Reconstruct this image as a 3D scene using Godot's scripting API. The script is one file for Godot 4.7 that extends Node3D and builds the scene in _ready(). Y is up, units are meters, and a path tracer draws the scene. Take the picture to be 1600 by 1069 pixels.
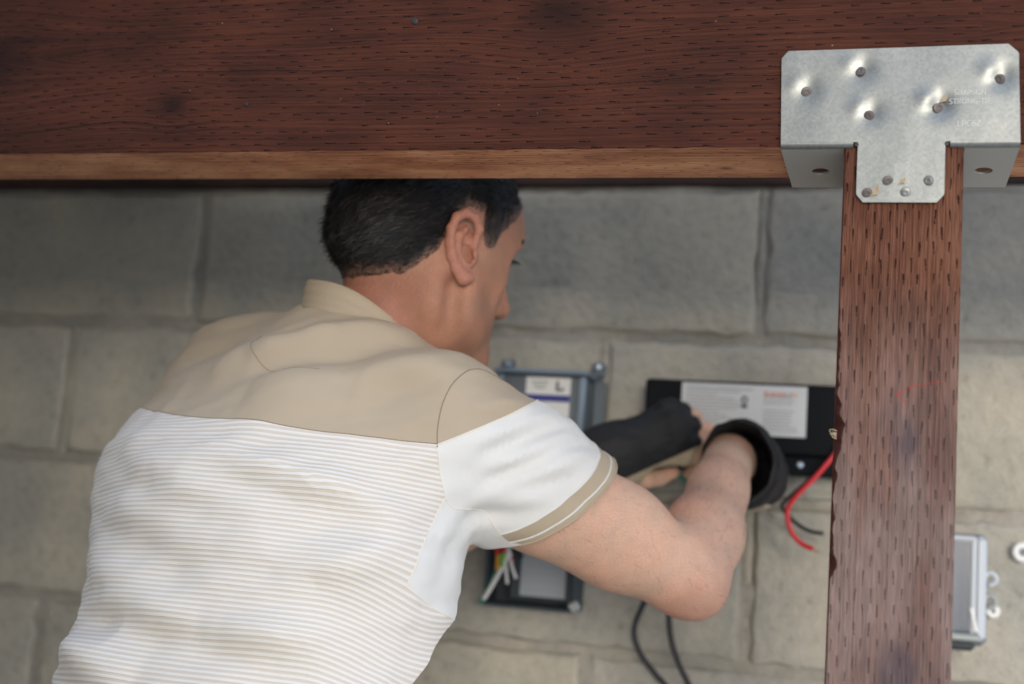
extends Node3D
# A man in a striped polo shirt wires fixtures on a concrete block wall, seen under a stained beam and beside a post.
# World: x along the beam, y up (0 = underside of the beam), z towards the viewer (0 = front face of the beam and post). Metres.

const WALL_O := Vector3(-0.113, 0.1407, -0.624)      # top of the wall at the joint right of the man
const WALL_U := Vector3(0.99988, 0.0, 0.0152)
const WALL_N := Vector3(-0.0152, 0.0, 0.99988)
const GROUND_Y := -1.70

var taken := {}
var M := {}

# ------------------------------------------------------------------ naming
func numbered(called: String, parent: Node) -> String:
	var key := str(parent.get_instance_id()) + "/" + called
	var n: int = taken.get(key, 0)
	taken[key] = n + 1
	return called if n == 0 else "%s_%03d" % [called, n]

func thing(called: String, label: String, category: String, at := Vector3.ZERO, group := "") -> Node3D:
	var o := Node3D.new()
	o.name = numbered(called, self)
	add_child(o, true)
	o.position = at
	return tag(o, label, category, group)

func tag(o: Node3D, label: String, category: String, group := "") -> Node3D:
	o.set_meta("label", label)
	o.set_meta("category", category)
	if group != "":
		o.set_meta("group", group)
	return o

func obj(called: String, mesh: Mesh, mat: Material, parent: Node3D = null, at := Transform3D.IDENTITY) -> MeshInstance3D:
	var p: Node3D = parent if parent else self
	var o := MeshInstance3D.new()
	o.mesh = mesh
	o.material_override = mat
	o.name = numbered(called, p)
	o.transform = at
	p.add_child(o, true)
	return o

# ------------------------------------------------------------------ small hash noise
func h1(n: float) -> float:
	var s := sin(n * 127.1 + 311.7) * 43758.5453
	return s - floorf(s)

func smooth(a: float, b: float, x: float) -> float:
	var t := clampf((x - a) / (b - a), 0.0, 1.0)
	return t * t * (3.0 - 2.0 * t)

func lin(r: float, g: float, b: float) -> Color:
	return Color(r, g, b).linear_to_srgb()

func fnl(seed_: int, freq: float, octaves := 4) -> FastNoiseLite:
	var n := FastNoiseLite.new()
	n.seed = seed_
	n.noise_type = FastNoiseLite.TYPE_SIMPLEX_SMOOTH
	n.frequency = freq
	n.fractal_octaves = octaves
	return n

# ------------------------------------------------------------------ mesh building
func st_new() -> SurfaceTool:
	var st := SurfaceTool.new()
	st.begin(Mesh.PRIMITIVE_TRIANGLES)
	return st

func tri(st: SurfaceTool, a: Vector3, b: Vector3, c: Vector3, n: Vector3) -> void:
	# flat triangle whose front looks along n
	var g := (c - a).cross(b - a)
	if g.dot(n) < 0.0:
		var t := b
		b = c
		c = t
		g = -g
	g = g.normalized()
	for v in [a, b, c]:
		st.set_normal(g)
		st.add_vertex(v)

func quad(st: SurfaceTool, a: Vector3, b: Vector3, c: Vector3, d: Vector3, n: Vector3) -> void:
	tri(st, a, b, c, n)
	tri(st, a, c, d, n)

func add_box(st: SurfaceTool, c: Vector3, size: Vector3, bevel := 0.001, basis := Basis.IDENTITY) -> void:
	var h := size * 0.5
	var b: float = minf(bevel, minf(h.x, minf(h.y, h.z)) * 0.9)
	var axes := [Vector3.RIGHT, Vector3.UP, Vector3.BACK]
	var p := func(sx: float, sy: float, sz: float, axis: int) -> Vector3:
		var v := Vector3(sx * h.x, sy * h.y, sz * h.z)
		if axis != 0: v.x -= sx * b
		if axis != 1: v.y -= sy * b
		if axis != 2: v.z -= sz * b
		return c + basis * v
	for a in 3:
		for s in [-1.0, 1.0]:
			var q := []
			for uv in [[-1.0, -1.0], [1.0, -1.0], [1.0, 1.0], [-1.0, 1.0]]:
				var k := [0.0, 0.0, 0.0]
				k[a] = s
				k[(a + 1) % 3] = uv[0]
				k[(a + 2) % 3] = uv[1]
				q.append(p.call(k[0], k[1], k[2], a))
			quad(st, q[0], q[1], q[2], q[3], basis * (axes[a] * s))
	for a in 3:
		var a1 := (a + 1) % 3
		var a2 := (a + 2) % 3
		for s1 in [-1.0, 1.0]:
			for s2 in [-1.0, 1.0]:
				var q := []
				for e in [[-1.0, a1], [1.0, a1], [1.0, a2], [-1.0, a2]]:
					var k := [0.0, 0.0, 0.0]
					k[a] = e[0]
					k[a1] = s1
					k[a2] = s2
					q.append(p.call(k[0], k[1], k[2], e[1]))
				quad(st, q[0], q[1], q[2], q[3], basis * (axes[a1] * s1 + axes[a2] * s2))
	for sx in [-1.0, 1.0]:
		for sy in [-1.0, 1.0]:
			for sz in [-1.0, 1.0]:
				tri(st, p.call(sx, sy, sz, 0), p.call(sx, sy, sz, 1), p.call(sx, sy, sz, 2), basis * Vector3(sx, sy, sz))

func box_mesh(c: Vector3, size: Vector3, bevel := 0.001, basis := Basis.IDENTITY) -> ArrayMesh:
	var st := st_new()
	add_box(st, c, size, bevel, basis)
	return st.commit()

func smooth_path(pts: PackedVector3Array, step := 0.004) -> PackedVector3Array:
	var out := PackedVector3Array()
	for i in pts.size() - 1:
		var p0 := pts[maxi(i - 1, 0)]
		var p3 := pts[mini(i + 2, pts.size() - 1)]
		var n := maxi(1, int(pts[i].distance_to(pts[i + 1]) / step))
		for k in n:
			out.append(pts[i].cubic_interpolate(pts[i + 1], p0, p3, float(k) / n))
	out.append(pts[pts.size() - 1])
	return out

func add_tube(st: SurfaceTool, pts: PackedVector3Array, r: float, sides := 10, caps := true, r_end := -1.0) -> void:
	var last := pts.size() - 1
	var t0 := (pts[1] - pts[0]).normalized()
	var side := t0.cross(Vector3.UP if absf(t0.y) < 0.9 else Vector3.RIGHT).normalized()
	var rings := []
	for i in pts.size():
		var t := (pts[mini(i + 1, last)] - pts[maxi(i - 1, 0)]).normalized()
		side = (side - t * side.dot(t)).normalized()
		var up := side.cross(t)
		var ring := []
		var rr := r if r_end < 0.0 else lerpf(r, r_end, float(i) / last)
		for k in sides:
			var a := TAU * k / sides
			var d := side * cos(a) + up * sin(a)
			ring.append([pts[i] + d * rr, d])
		rings.append(ring)
	for i in last:
		for k in sides:
			var a = rings[i][k]
			var b = rings[i][(k + 1) % sides]
			var c = rings[i + 1][(k + 1) % sides]
			var d = rings[i + 1][k]
			for v in [a, b, c, a, c, d]:
				st.set_normal(v[1])
				st.add_vertex(v[0])
	if caps:
		for e in [0, last]:
			var n := (pts[0] - pts[1]) if e == 0 else (pts[last] - pts[last - 1])
			for k in sides:
				tri(st, pts[e], rings[e][k][0], rings[e][(k + 1) % sides][0], n)

func tube_mesh(pts: PackedVector3Array, r: float, sides := 10, step := 0.004) -> ArrayMesh:
	var st := st_new()
	add_tube(st, smooth_path(pts, step), r, sides)
	return st.commit()

func add_lathe(st: SurfaceTool, profile: PackedVector2Array, at: Transform3D, sides := 24) -> void:
	# profile of (radius, height) turned round the local z axis
	for i in profile.size() - 1:
		var p := profile[i]
		var q := profile[i + 1]
		var d := (q - p).normalized()
		for k in sides:
			var a0 := TAU * k / sides
			var a1 := TAU * (k + 1) / sides
			var e0 := Vector3(cos(a0), sin(a0), 0)
			var e1 := Vector3(cos(a1), sin(a1), 0)
			var v := [e0 * p.x + Vector3.BACK * p.y, e1 * p.x + Vector3.BACK * p.y, e1 * q.x + Vector3.BACK * q.y, e0 * q.x + Vector3.BACK * q.y]
			var n0 := e0 * d.y - Vector3.BACK * d.x
			var n1 := e1 * d.y - Vector3.BACK * d.x
			var nn := [n0, n1, n1, n0]
			for j in [0, 2, 1, 0, 3, 2]:
				st.set_normal((at.basis * nn[j]).normalized())
				st.add_vertex(at * v[j])

func grid_mesh(nx: int, ny: int, f: Callable, uv: Callable, flip := false) -> ArrayMesh:
	# f(i/nx, j/ny) -> Vector3, smooth shaded
	var v := PackedVector3Array()
	var t := PackedVector2Array()
	var idx := PackedInt32Array()
	for j in ny + 1:
		for i in nx + 1:
			var u := float(i) / nx
			var w := float(j) / ny
			v.append(f.call(u, w))
			t.append(uv.call(u, w))
	for j in ny:
		for i in nx:
			var a := j * (nx + 1) + i
			var q := [a, a + 1, a + nx + 2, a, a + nx + 2, a + nx + 1]
			if flip:
				q = [a, a + nx + 2, a + 1, a, a + nx + 1, a + nx + 2]
			for k in q:
				idx.append(k)
	return arrays_mesh(v, idx, PackedColorArray(), t)

func arrays_mesh(v: PackedVector3Array, idx: PackedInt32Array, col := PackedColorArray(), uv := PackedVector2Array(), nrm := PackedVector3Array()) -> ArrayMesh:
	var arr := []
	arr.resize(Mesh.ARRAY_MAX)
	arr[Mesh.ARRAY_VERTEX] = v
	arr[Mesh.ARRAY_NORMAL] = nrm if nrm.size() else normals_of(v, idx)
	if uv.size(): arr[Mesh.ARRAY_TEX_UV] = uv
	if col.size(): arr[Mesh.ARRAY_COLOR] = col
	arr[Mesh.ARRAY_INDEX] = idx
	var m := ArrayMesh.new()
	m.add_surface_from_arrays(Mesh.PRIMITIVE_TRIANGLES, arr)
	return m

func normals_of(v: PackedVector3Array, idx: PackedInt32Array) -> PackedVector3Array:
	var n := PackedVector3Array()
	n.resize(v.size())
	for k in range(0, idx.size(), 3):
		var a := idx[k]
		var b := idx[k + 1]
		var c := idx[k + 2]
		var g := (v[c] - v[a]).cross(v[b] - v[a])
		n[a] += g
		n[b] += g
		n[c] += g
	for k in n.size():
		n[k] = n[k].normalized()
	return n

# ------------------------------------------------------------------ distance field of tapered capsules and ellipsoids
class Field:
	var a := PackedVector3Array()
	var ab := PackedVector3Array()
	var il := PackedFloat32Array()
	var ra := PackedFloat32Array()
	var dr := PackedFloat32Array()
	var kk := PackedFloat32Array()
	var sq := PackedVector3Array()
	var sf := PackedFloat32Array()
	var em: Array[Basis] = []
	var ec := PackedVector3Array()
	var er := PackedFloat32Array()
	var ek := PackedFloat32Array()
	var ca: Array = []            # carved: [a, b, ra, rb, k]
	var on := PackedInt32Array()
	var one := PackedInt32Array()

	func bone(p: Vector3, q: Vector3, r0: float, r1: float, k := 0.02, squash := Vector3.ZERO, factor := 1.0) -> void:
		a.append(p)
		ab.append(q - p)
		il.append(1.0 / maxf((q - p).length_squared(), 1e-9))
		ra.append(r0)
		dr.append(r1 - r0)
		kk.append(k)
		sq.append(squash)
		sf.append(factor - 1.0)

	func chain(pts: Array, r: Array, k := 0.008) -> void:
		for i in pts.size() - 1:
			bone(pts[i], pts[i + 1], r[i], r[i + 1], k)

	func ellipsoid(c: Vector3, axes: Basis, r: Vector3, k := 0.02) -> void:
		var m := Basis(axes.x / r.x, axes.y / r.y, axes.z / r.z).transposed()
		em.append(m)
		ec.append(c)
		er.append(minf(r.x, minf(r.y, r.z)))
		ek.append(k)

	func carve(p: Vector3, q: Vector3, r0: float, r1: float, k := 0.006) -> void:
		ca.append([p, q, r0, r1, k])

	func cull(p: Vector3, reach: float) -> float:
		on.clear()
		one.clear()
		var d := 1e9
		var ds := PackedFloat32Array()
		for i in a.size():
			var x := one_bone(i, p)
			ds.append(x)
			d = minf(d, x)
		for i in er.size():
			var x := one_ell(i, p)
			ds.append(x)
			d = minf(d, x)
		for i in a.size():
			if ds[i] < d + reach + kk[i] * 1.5: on.append(i)
		for i in er.size():
			if ds[a.size() + i] < d + reach + ek[i] * 1.5: one.append(i)
		return d

	func one_bone(i: int, p: Vector3) -> float:
		var v := p - a[i]
		var t := clampf(v.dot(ab[i]) * il[i], 0.0, 1.0)
		v -= ab[i] * t
		if sf[i] != 0.0:
			v += sq[i] * (v.dot(sq[i]) * sf[i])
		return v.length() - ra[i] - dr[i] * t

	func one_ell(i: int, p: Vector3) -> float:
		return ((em[i] * (p - ec[i])).length() - 1.0) * er[i]

	func at(p: Vector3) -> float:
		var d := 1e9
		for i in on:
			var v := p - a[i]
			var t := clampf(v.dot(ab[i]) * il[i], 0.0, 1.0)
			v -= ab[i] * t
			if sf[i] != 0.0:
				v += sq[i] * (v.dot(sq[i]) * sf[i])
			var x := v.length() - ra[i] - dr[i] * t
			var k := kk[i]
			var h := maxf(k - absf(d - x), 0.0)
			d = minf(d, x) - (h * h * 0.25 / k if h > 0.0 else 0.0)
		for i in one:
			var x := ((em[i] * (p - ec[i])).length() - 1.0) * er[i]
			var k := ek[i]
			var h := maxf(k - absf(d - x), 0.0)
			d = minf(d, x) - (h * h * 0.25 / k if h > 0.0 else 0.0)
		for c in ca:
			var w: Vector3 = c[1] - c[0]
			var v: Vector3 = p - c[0]
			var t := clampf(v.dot(w) / maxf(w.length_squared(), 1e-9), 0.0, 1.0)
			var x: float = -((v - w * t).length() - lerpf(c[2], c[3], t))
			var k: float = c[4]
			var h := maxf(k - absf(d - x), 0.0)
			d = maxf(d, x) + h * h * 0.25 / k
		return d

func nets(f: Field, lo: Vector3, hi: Vector3, h: float, inflate := 0.0) -> Array:
	# surface nets: one vertex in each cell that the surface crosses; returns [vertices, indices]
	var nx := int((hi.x - lo.x) / h) + 1
	var ny := int((hi.y - lo.y) / h) + 1
	var nz := int((hi.z - lo.z) / h) + 1
	var S := 5
	nx = (nx / S + 1) * S
	ny = (ny / S + 1) * S
	nz = (nz / S + 1) * S
	var sx := nx + 1
	var sxy := (nx + 1) * (ny + 1)
	var val := PackedFloat32Array()
	val.resize(sxy * (nz + 1))
	val.fill(9.0)
	var blocks := []
	var reach := S * h * 0.87 + 0.004
	for bz in range(0, nz, S):
		for by in range(0, ny, S):
			for bx in range(0, nx, S):
				var c := lo + Vector3(bx + S * 0.5, by + S * 0.5, bz + S * 0.5) * h
				var d := f.cull(c, reach * 2.6) - inflate
				if d > reach * 1.9 + 0.012 or d < -reach * 2.6 - 0.03:
					continue
				if absf(f.at(c) - inflate) > reach * 1.5:
					continue
				blocks.append(Vector3i(bx, by, bz))
				for z in range(bz, bz + S + 1):
					for y in range(by, by + S + 1):
						var at := z * sxy + y * sx
						for x in range(bx, bx + S + 1):
							if val[at + x] > 8.0:
								val[at + x] = f.at(lo + Vector3(x, y, z) * h) - inflate
	var vid := {}
	var v := PackedVector3Array()
	var corner := [0, 1, sx, sx + 1, sxy, sxy + 1, sxy + sx, sxy + sx + 1]
	var off := [Vector3(0, 0, 0), Vector3(1, 0, 0), Vector3(0, 1, 0), Vector3(1, 1, 0), Vector3(0, 0, 1), Vector3(1, 0, 1), Vector3(0, 1, 1), Vector3(1, 1, 1)]
	var edges := [[0, 1], [2, 3], [4, 5], [6, 7], [0, 2], [1, 3], [4, 6], [5, 7], [0, 4], [1, 5], [2, 6], [3, 7]]
	for b in blocks:
		for z in range(b.z, b.z + S):
			for y in range(b.y, b.y + S):
				for x in range(b.x, b.x + S):
					var at: int = z * sxy + y * sx + x
					var inside := 0
					for k in 8:
						if val[at + corner[k]] < 0.0: inside += 1
					if inside == 0 or inside == 8:
						continue
					var sum := Vector3.ZERO
					var n := 0
					for e in edges:
						var p: float = val[at + corner[e[0]]]
						var q: float = val[at + corner[e[1]]]
						if (p < 0.0) != (q < 0.0):
							sum += (off[e[0]] as Vector3).lerp(off[e[1]], p / (p - q))
							n += 1
					vid[at] = v.size()
					v.append(lo + (Vector3(x, y, z) + sum / n) * h)
	var idx := PackedInt32Array()
	var axis := [1, sx, sxy]
	for at in vid:
		for k in 3:
			var p: float = val[at]
			var q: float = val[at + axis[k]]
			if (p < 0.0) == (q < 0.0):
				continue
			var u: int = axis[(k + 1) % 3]
			var w: int = axis[(k + 2) % 3]
			if not (vid.has(at - u) and vid.has(at - w) and vid.has(at - u - w)):
				continue
			var c := [vid[at], vid[at - u], vid[at - u - w], vid[at - w]]
			var order := [0, 1, 2, 0, 2, 3] if p < 0.0 else [0, 2, 1, 0, 3, 2]
			for o in order:
				idx.append(c[o])
	# make the front faces run clockwise seen from outside
	var flips := 0
	for k in range(0, mini(idx.size(), 600), 3):
		var m := (v[idx[k]] + v[idx[k + 1]] + v[idx[k + 2]]) / 3.0
		var g := (v[idx[k + 2]] - v[idx[k]]).cross(v[idx[k + 1]] - v[idx[k]]).normalized()
		f.cull(m, 0.05)
		flips += 1 if f.at(m + g * 0.002) > f.at(m - g * 0.002) else -1
	if flips < 0:
		for k in range(0, idx.size(), 3):
			var t := idx[k + 1]
			idx[k + 1] = idx[k + 2]
			idx[k + 2] = t
	return [v, idx]

func compact(v: PackedVector3Array, idx: PackedInt32Array) -> Array:
	var to := {}
	var v2 := PackedVector3Array()
	var i2 := PackedInt32Array()
	for k in idx:
		if not to.has(k):
			to[k] = v2.size()
			v2.append(v[k])
		i2.append(to[k])
	return [v2, i2]

func split(m: Array, f: Callable) -> Array:
	# cut a mesh [v, idx] along f(p) = 0 -> [part where f > 0, part where f < 0, segments of the cut]
	var v: PackedVector3Array = m[0].duplicate()
	var idx: PackedInt32Array = m[1]
	var s := PackedFloat32Array()
	for p in v:
		s.append(f.call(p))
	var pos := PackedInt32Array()
	var neg := PackedInt32Array()
	var cut := {}
	var segs := []
	for k in range(0, idx.size(), 3):
		var t := [idx[k], idx[k + 1], idx[k + 2]]
		var up := 0
		for i in t:
			if s[i] >= 0.0: up += 1
		if up == 3:
			for i in t: pos.append(i)
		elif up == 0:
			for i in t: neg.append(i)
		else:
			var lone_up := up == 1
			while (s[t[0]] >= 0.0) != lone_up:
				t = [t[1], t[2], t[0]]
			var e := []
			for o in [1, 2]:
				var i: int = mini(t[0], t[o])
				var j: int = maxi(t[0], t[o])
				var key := Vector2i(i, j)
				if not cut.has(key):
					cut[key] = v.size()
					v.append(v[i].lerp(v[j], s[i] / (s[i] - s[j])))
					s.append(0.0)
				e.append(cut[key])
			segs.append([v[e[0]], v[e[1]]])
			var one := pos if lone_up else neg
			var two := neg if lone_up else pos
			for i in [t[0], e[0], e[1]]: one.append(i)
			for i in [e[0], t[1], t[2], e[0], t[2], e[1]]: two.append(i)
			if lone_up:
				pos = one
				neg = two
			else:
				neg = one
				pos = two
	return [compact(v, pos), compact(v, neg), segs]

func seam_mesh(segs: Array, r: float) -> ArrayMesh:
	var st := st_new()
	for s in segs:
		var d: Vector3 = s[1] - s[0]
		if d.length() < 1e-5: continue
		d = d.normalized()
		var u := d.cross(Vector3.UP if absf(d.y) < 0.9 else Vector3.RIGHT).normalized()
		var w := d.cross(u)
		var a: Vector3 = s[0] - d * r * 0.3
		var b: Vector3 = s[1] + d * r * 0.3
		for k in 5:
			var e0 := u * cos(TAU * k / 5) + w * sin(TAU * k / 5)
			var e1 := u * cos(TAU * (k + 1) / 5) + w * sin(TAU * (k + 1) / 5)
			quad(st, a + e0 * r, b + e0 * r, b + e1 * r, a + e1 * r, e0 + e1)
	return st.commit()

# ------------------------------------------------------------------ computed textures
func wood_maps(w: int, h: int, along: float, across: float, seed_: int, lo: Color, mid: Color, hi: Color, knots: Array, slit: Dictionary, streak := 0.35) -> Array:
	# along / across: millimetres per pixel; colours linear. Returns [albedo, height]
	var n1 := fnl(seed_, 1.0, 2)
	var n2 := fnl(seed_ + 1, 1.0, 3)
	var n3 := fnl(seed_ + 2, 1.0, 2)
	var n4 := fnl(seed_ + 3, 1.0, 3)
	var alb := PackedByteArray()
	var hgt := PackedByteArray()
	alb.resize(w * h * 3)
	hgt.resize(w * h)
	var row: float = slit.get("row", 0.0)
	var r_ring: float = slit.get("ring", 0.75)
	var r_blot: float = slit.get("blot", 0.55)
	var head: bool = slit.get("head", true)
	for y in h:
		var vm := y * across
		var ri := floori(vm / row) if row > 0.0 else 0
		var rc := (ri + 0.5) * row
		var shift: float = ri * slit.get("stagger", 0.0) + h1(ri + seed_) * slit.get("jitter", 3.0)
		for x in w:
			var um := x * along
			var vv: float = vm + slit.get("warp", 5.0) * n1.get_noise_2d(um * 0.0018, vm * 0.006)
			var knot := 0.0
			for k in knots:
				var du: float = um - k[0]
				var dv: float = vm - k[1]
				var r: float = k[2]
				if absf(du) > r * 7.0 or absf(dv) > r * 4.0: continue
				var e := exp(-(du * du / (r * r * 5.0) + dv * dv / (r * r * 2.2)))
				vv -= dv * e * 0.85
				vv += signf(dv) * r * 0.35 * e
				knot = maxf(knot, exp(-(du * du * 0.5 + dv * dv) / (r * r * 0.55)))
			var ring := n2.get_noise_2d(um * 0.0035, vv * streak)
			var fine: float = n3.get_noise_2d(um * 0.03, vv * 2.6) * slit.get("fine", 1.0)
			var blot := n4.get_noise_2d(um * 0.008, vm * 0.016)
			var t := clampf(0.5 + ring * r_ring + fine * 0.28 + blot * r_blot, 0.0, 1.0)
			var c := lo.lerp(mid, t * 2.0) if t < 0.5 else mid.lerp(hi, t * 2.0 - 1.0)
			for ck in slit.get("cracks", []):
				if um > ck[0] and um < ck[1]:
					var cw: float = ck[3] * (0.4 + 0.6 * sin(PI * (um - ck[0]) / (ck[1] - ck[0])))
					if absf(vv - ck[2] - 0.8 * sin(um * 0.045)) < cw: c = Color(lo.r * 0.3, lo.g * 0.3, lo.b * 0.3)
			if knot > 0.0:
				c = c.lerp(Color(lo.r * 0.45, lo.g * 0.5, lo.b * 0.6), knot * 0.85)
			var z := 0.62 + ring * 0.22 + fine * 0.2
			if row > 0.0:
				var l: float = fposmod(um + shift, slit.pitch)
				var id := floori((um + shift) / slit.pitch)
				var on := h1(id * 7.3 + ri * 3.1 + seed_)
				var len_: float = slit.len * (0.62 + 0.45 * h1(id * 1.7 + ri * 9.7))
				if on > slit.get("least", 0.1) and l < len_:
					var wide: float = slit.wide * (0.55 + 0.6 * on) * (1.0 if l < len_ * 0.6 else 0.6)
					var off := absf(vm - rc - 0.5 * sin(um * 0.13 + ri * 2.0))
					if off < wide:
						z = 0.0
						c = c.lerp(Color(lo.r * 0.22, lo.g * 0.18, lo.b * 0.18), 0.95)  # shade inside the slit painted into the colour
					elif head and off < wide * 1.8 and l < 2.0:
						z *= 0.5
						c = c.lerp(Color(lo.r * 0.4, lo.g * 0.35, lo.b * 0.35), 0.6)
			var at := (y * w + x) * 3
			c = Color(maxf(c.r, 0.0), maxf(c.g, 0.0), maxf(c.b, 0.0)).linear_to_srgb()
			alb[at] = int(clampf(c.r, 0, 1) * 255.0)
			alb[at + 1] = int(clampf(c.g, 0, 1) * 255.0)
			alb[at + 2] = int(clampf(c.b, 0, 1) * 255.0)
			hgt[y * w + x] = int(clampf(z, 0.0, 1.0) * 255.0)
	return [Image.create_from_data(w, h, false, Image.FORMAT_RGB8, alb), Image.create_from_data(w, h, false, Image.FORMAT_L8, hgt)]

func concrete_maps(size: int, mm: float, seed_: int, base: Color) -> Array:
	var n1 := fnl(seed_, 0.006, 4)
	var n2 := fnl(seed_ + 1, 0.05, 3)
	var n3 := fnl(seed_ + 2, 0.35, 2)
	var alb := PackedByteArray()
	var hgt := PackedByteArray()
	alb.resize(size * size * 3)
	hgt.resize(size * size)
	for y in size:
		for x in size:
			var um := x * mm
			var vm := y * mm
			var big := n1.get_noise_2d(um, vm)
			var med := n2.get_noise_2d(um, vm)
			var fin := n3.get_noise_2d(um, vm)
			var t := 1.0 + big * 0.22 + med * 0.10 + fin * 0.20
			if med < -0.46: t -= (-0.46 - med) * 1.0
			var warm := 1.0 + big * 0.05
			var c := Color(base.r * t * warm, base.g * t, base.b * t / warm)
			var at := (y * size + x) * 3
			c = c.linear_to_srgb()
			alb[at] = int(clampf(c.r, 0, 1) * 255.0)
			alb[at + 1] = int(clampf(c.g, 0, 1) * 255.0)
			alb[at + 2] = int(clampf(c.b, 0, 1) * 255.0)
			hgt[y * size + x] = int(clampf(0.55 + fin * 0.35 + med * 0.3, 0, 1) * 255.0)
	return [Image.create_from_data(size, size, false, Image.FORMAT_RGB8, alb), Image.create_from_data(size, size, false, Image.FORMAT_L8, hgt)]

func tex(im: Image) -> ImageTexture:
	return ImageTexture.create_from_image(im)

func noise_tex(seed_: int, freq: float, a: Color, b: Color, size := 256) -> NoiseTexture2D:
	var t := NoiseTexture2D.new()
	t.width = size
	t.height = size
	t.seamless = true
	t.noise = fnl(seed_, freq, 4)
	var g := Gradient.new()
	g.set_color(0, a)
	g.set_color(1, b)
	t.color_ramp = g
	return t

func mat(color: Color, rough := 0.7, metal := 0.0) -> StandardMaterial3D:
	var m := StandardMaterial3D.new()
	m.albedo_color = color.linear_to_srgb()
	m.roughness = rough
	m.metallic = metal
	return m

func bumpy(m: StandardMaterial3D, t: Texture2D, scale: float) -> StandardMaterial3D:
	m.heightmap_enabled = true
	m.heightmap_texture = t
	m.heightmap_scale = scale
	return m

func triplanar(m: StandardMaterial3D, scale: float, world := false) -> StandardMaterial3D:
	m.uv1_triplanar = true
	m.uv1_world_triplanar = world
	m.uv1_scale = Vector3.ONE * scale
	return m

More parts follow.
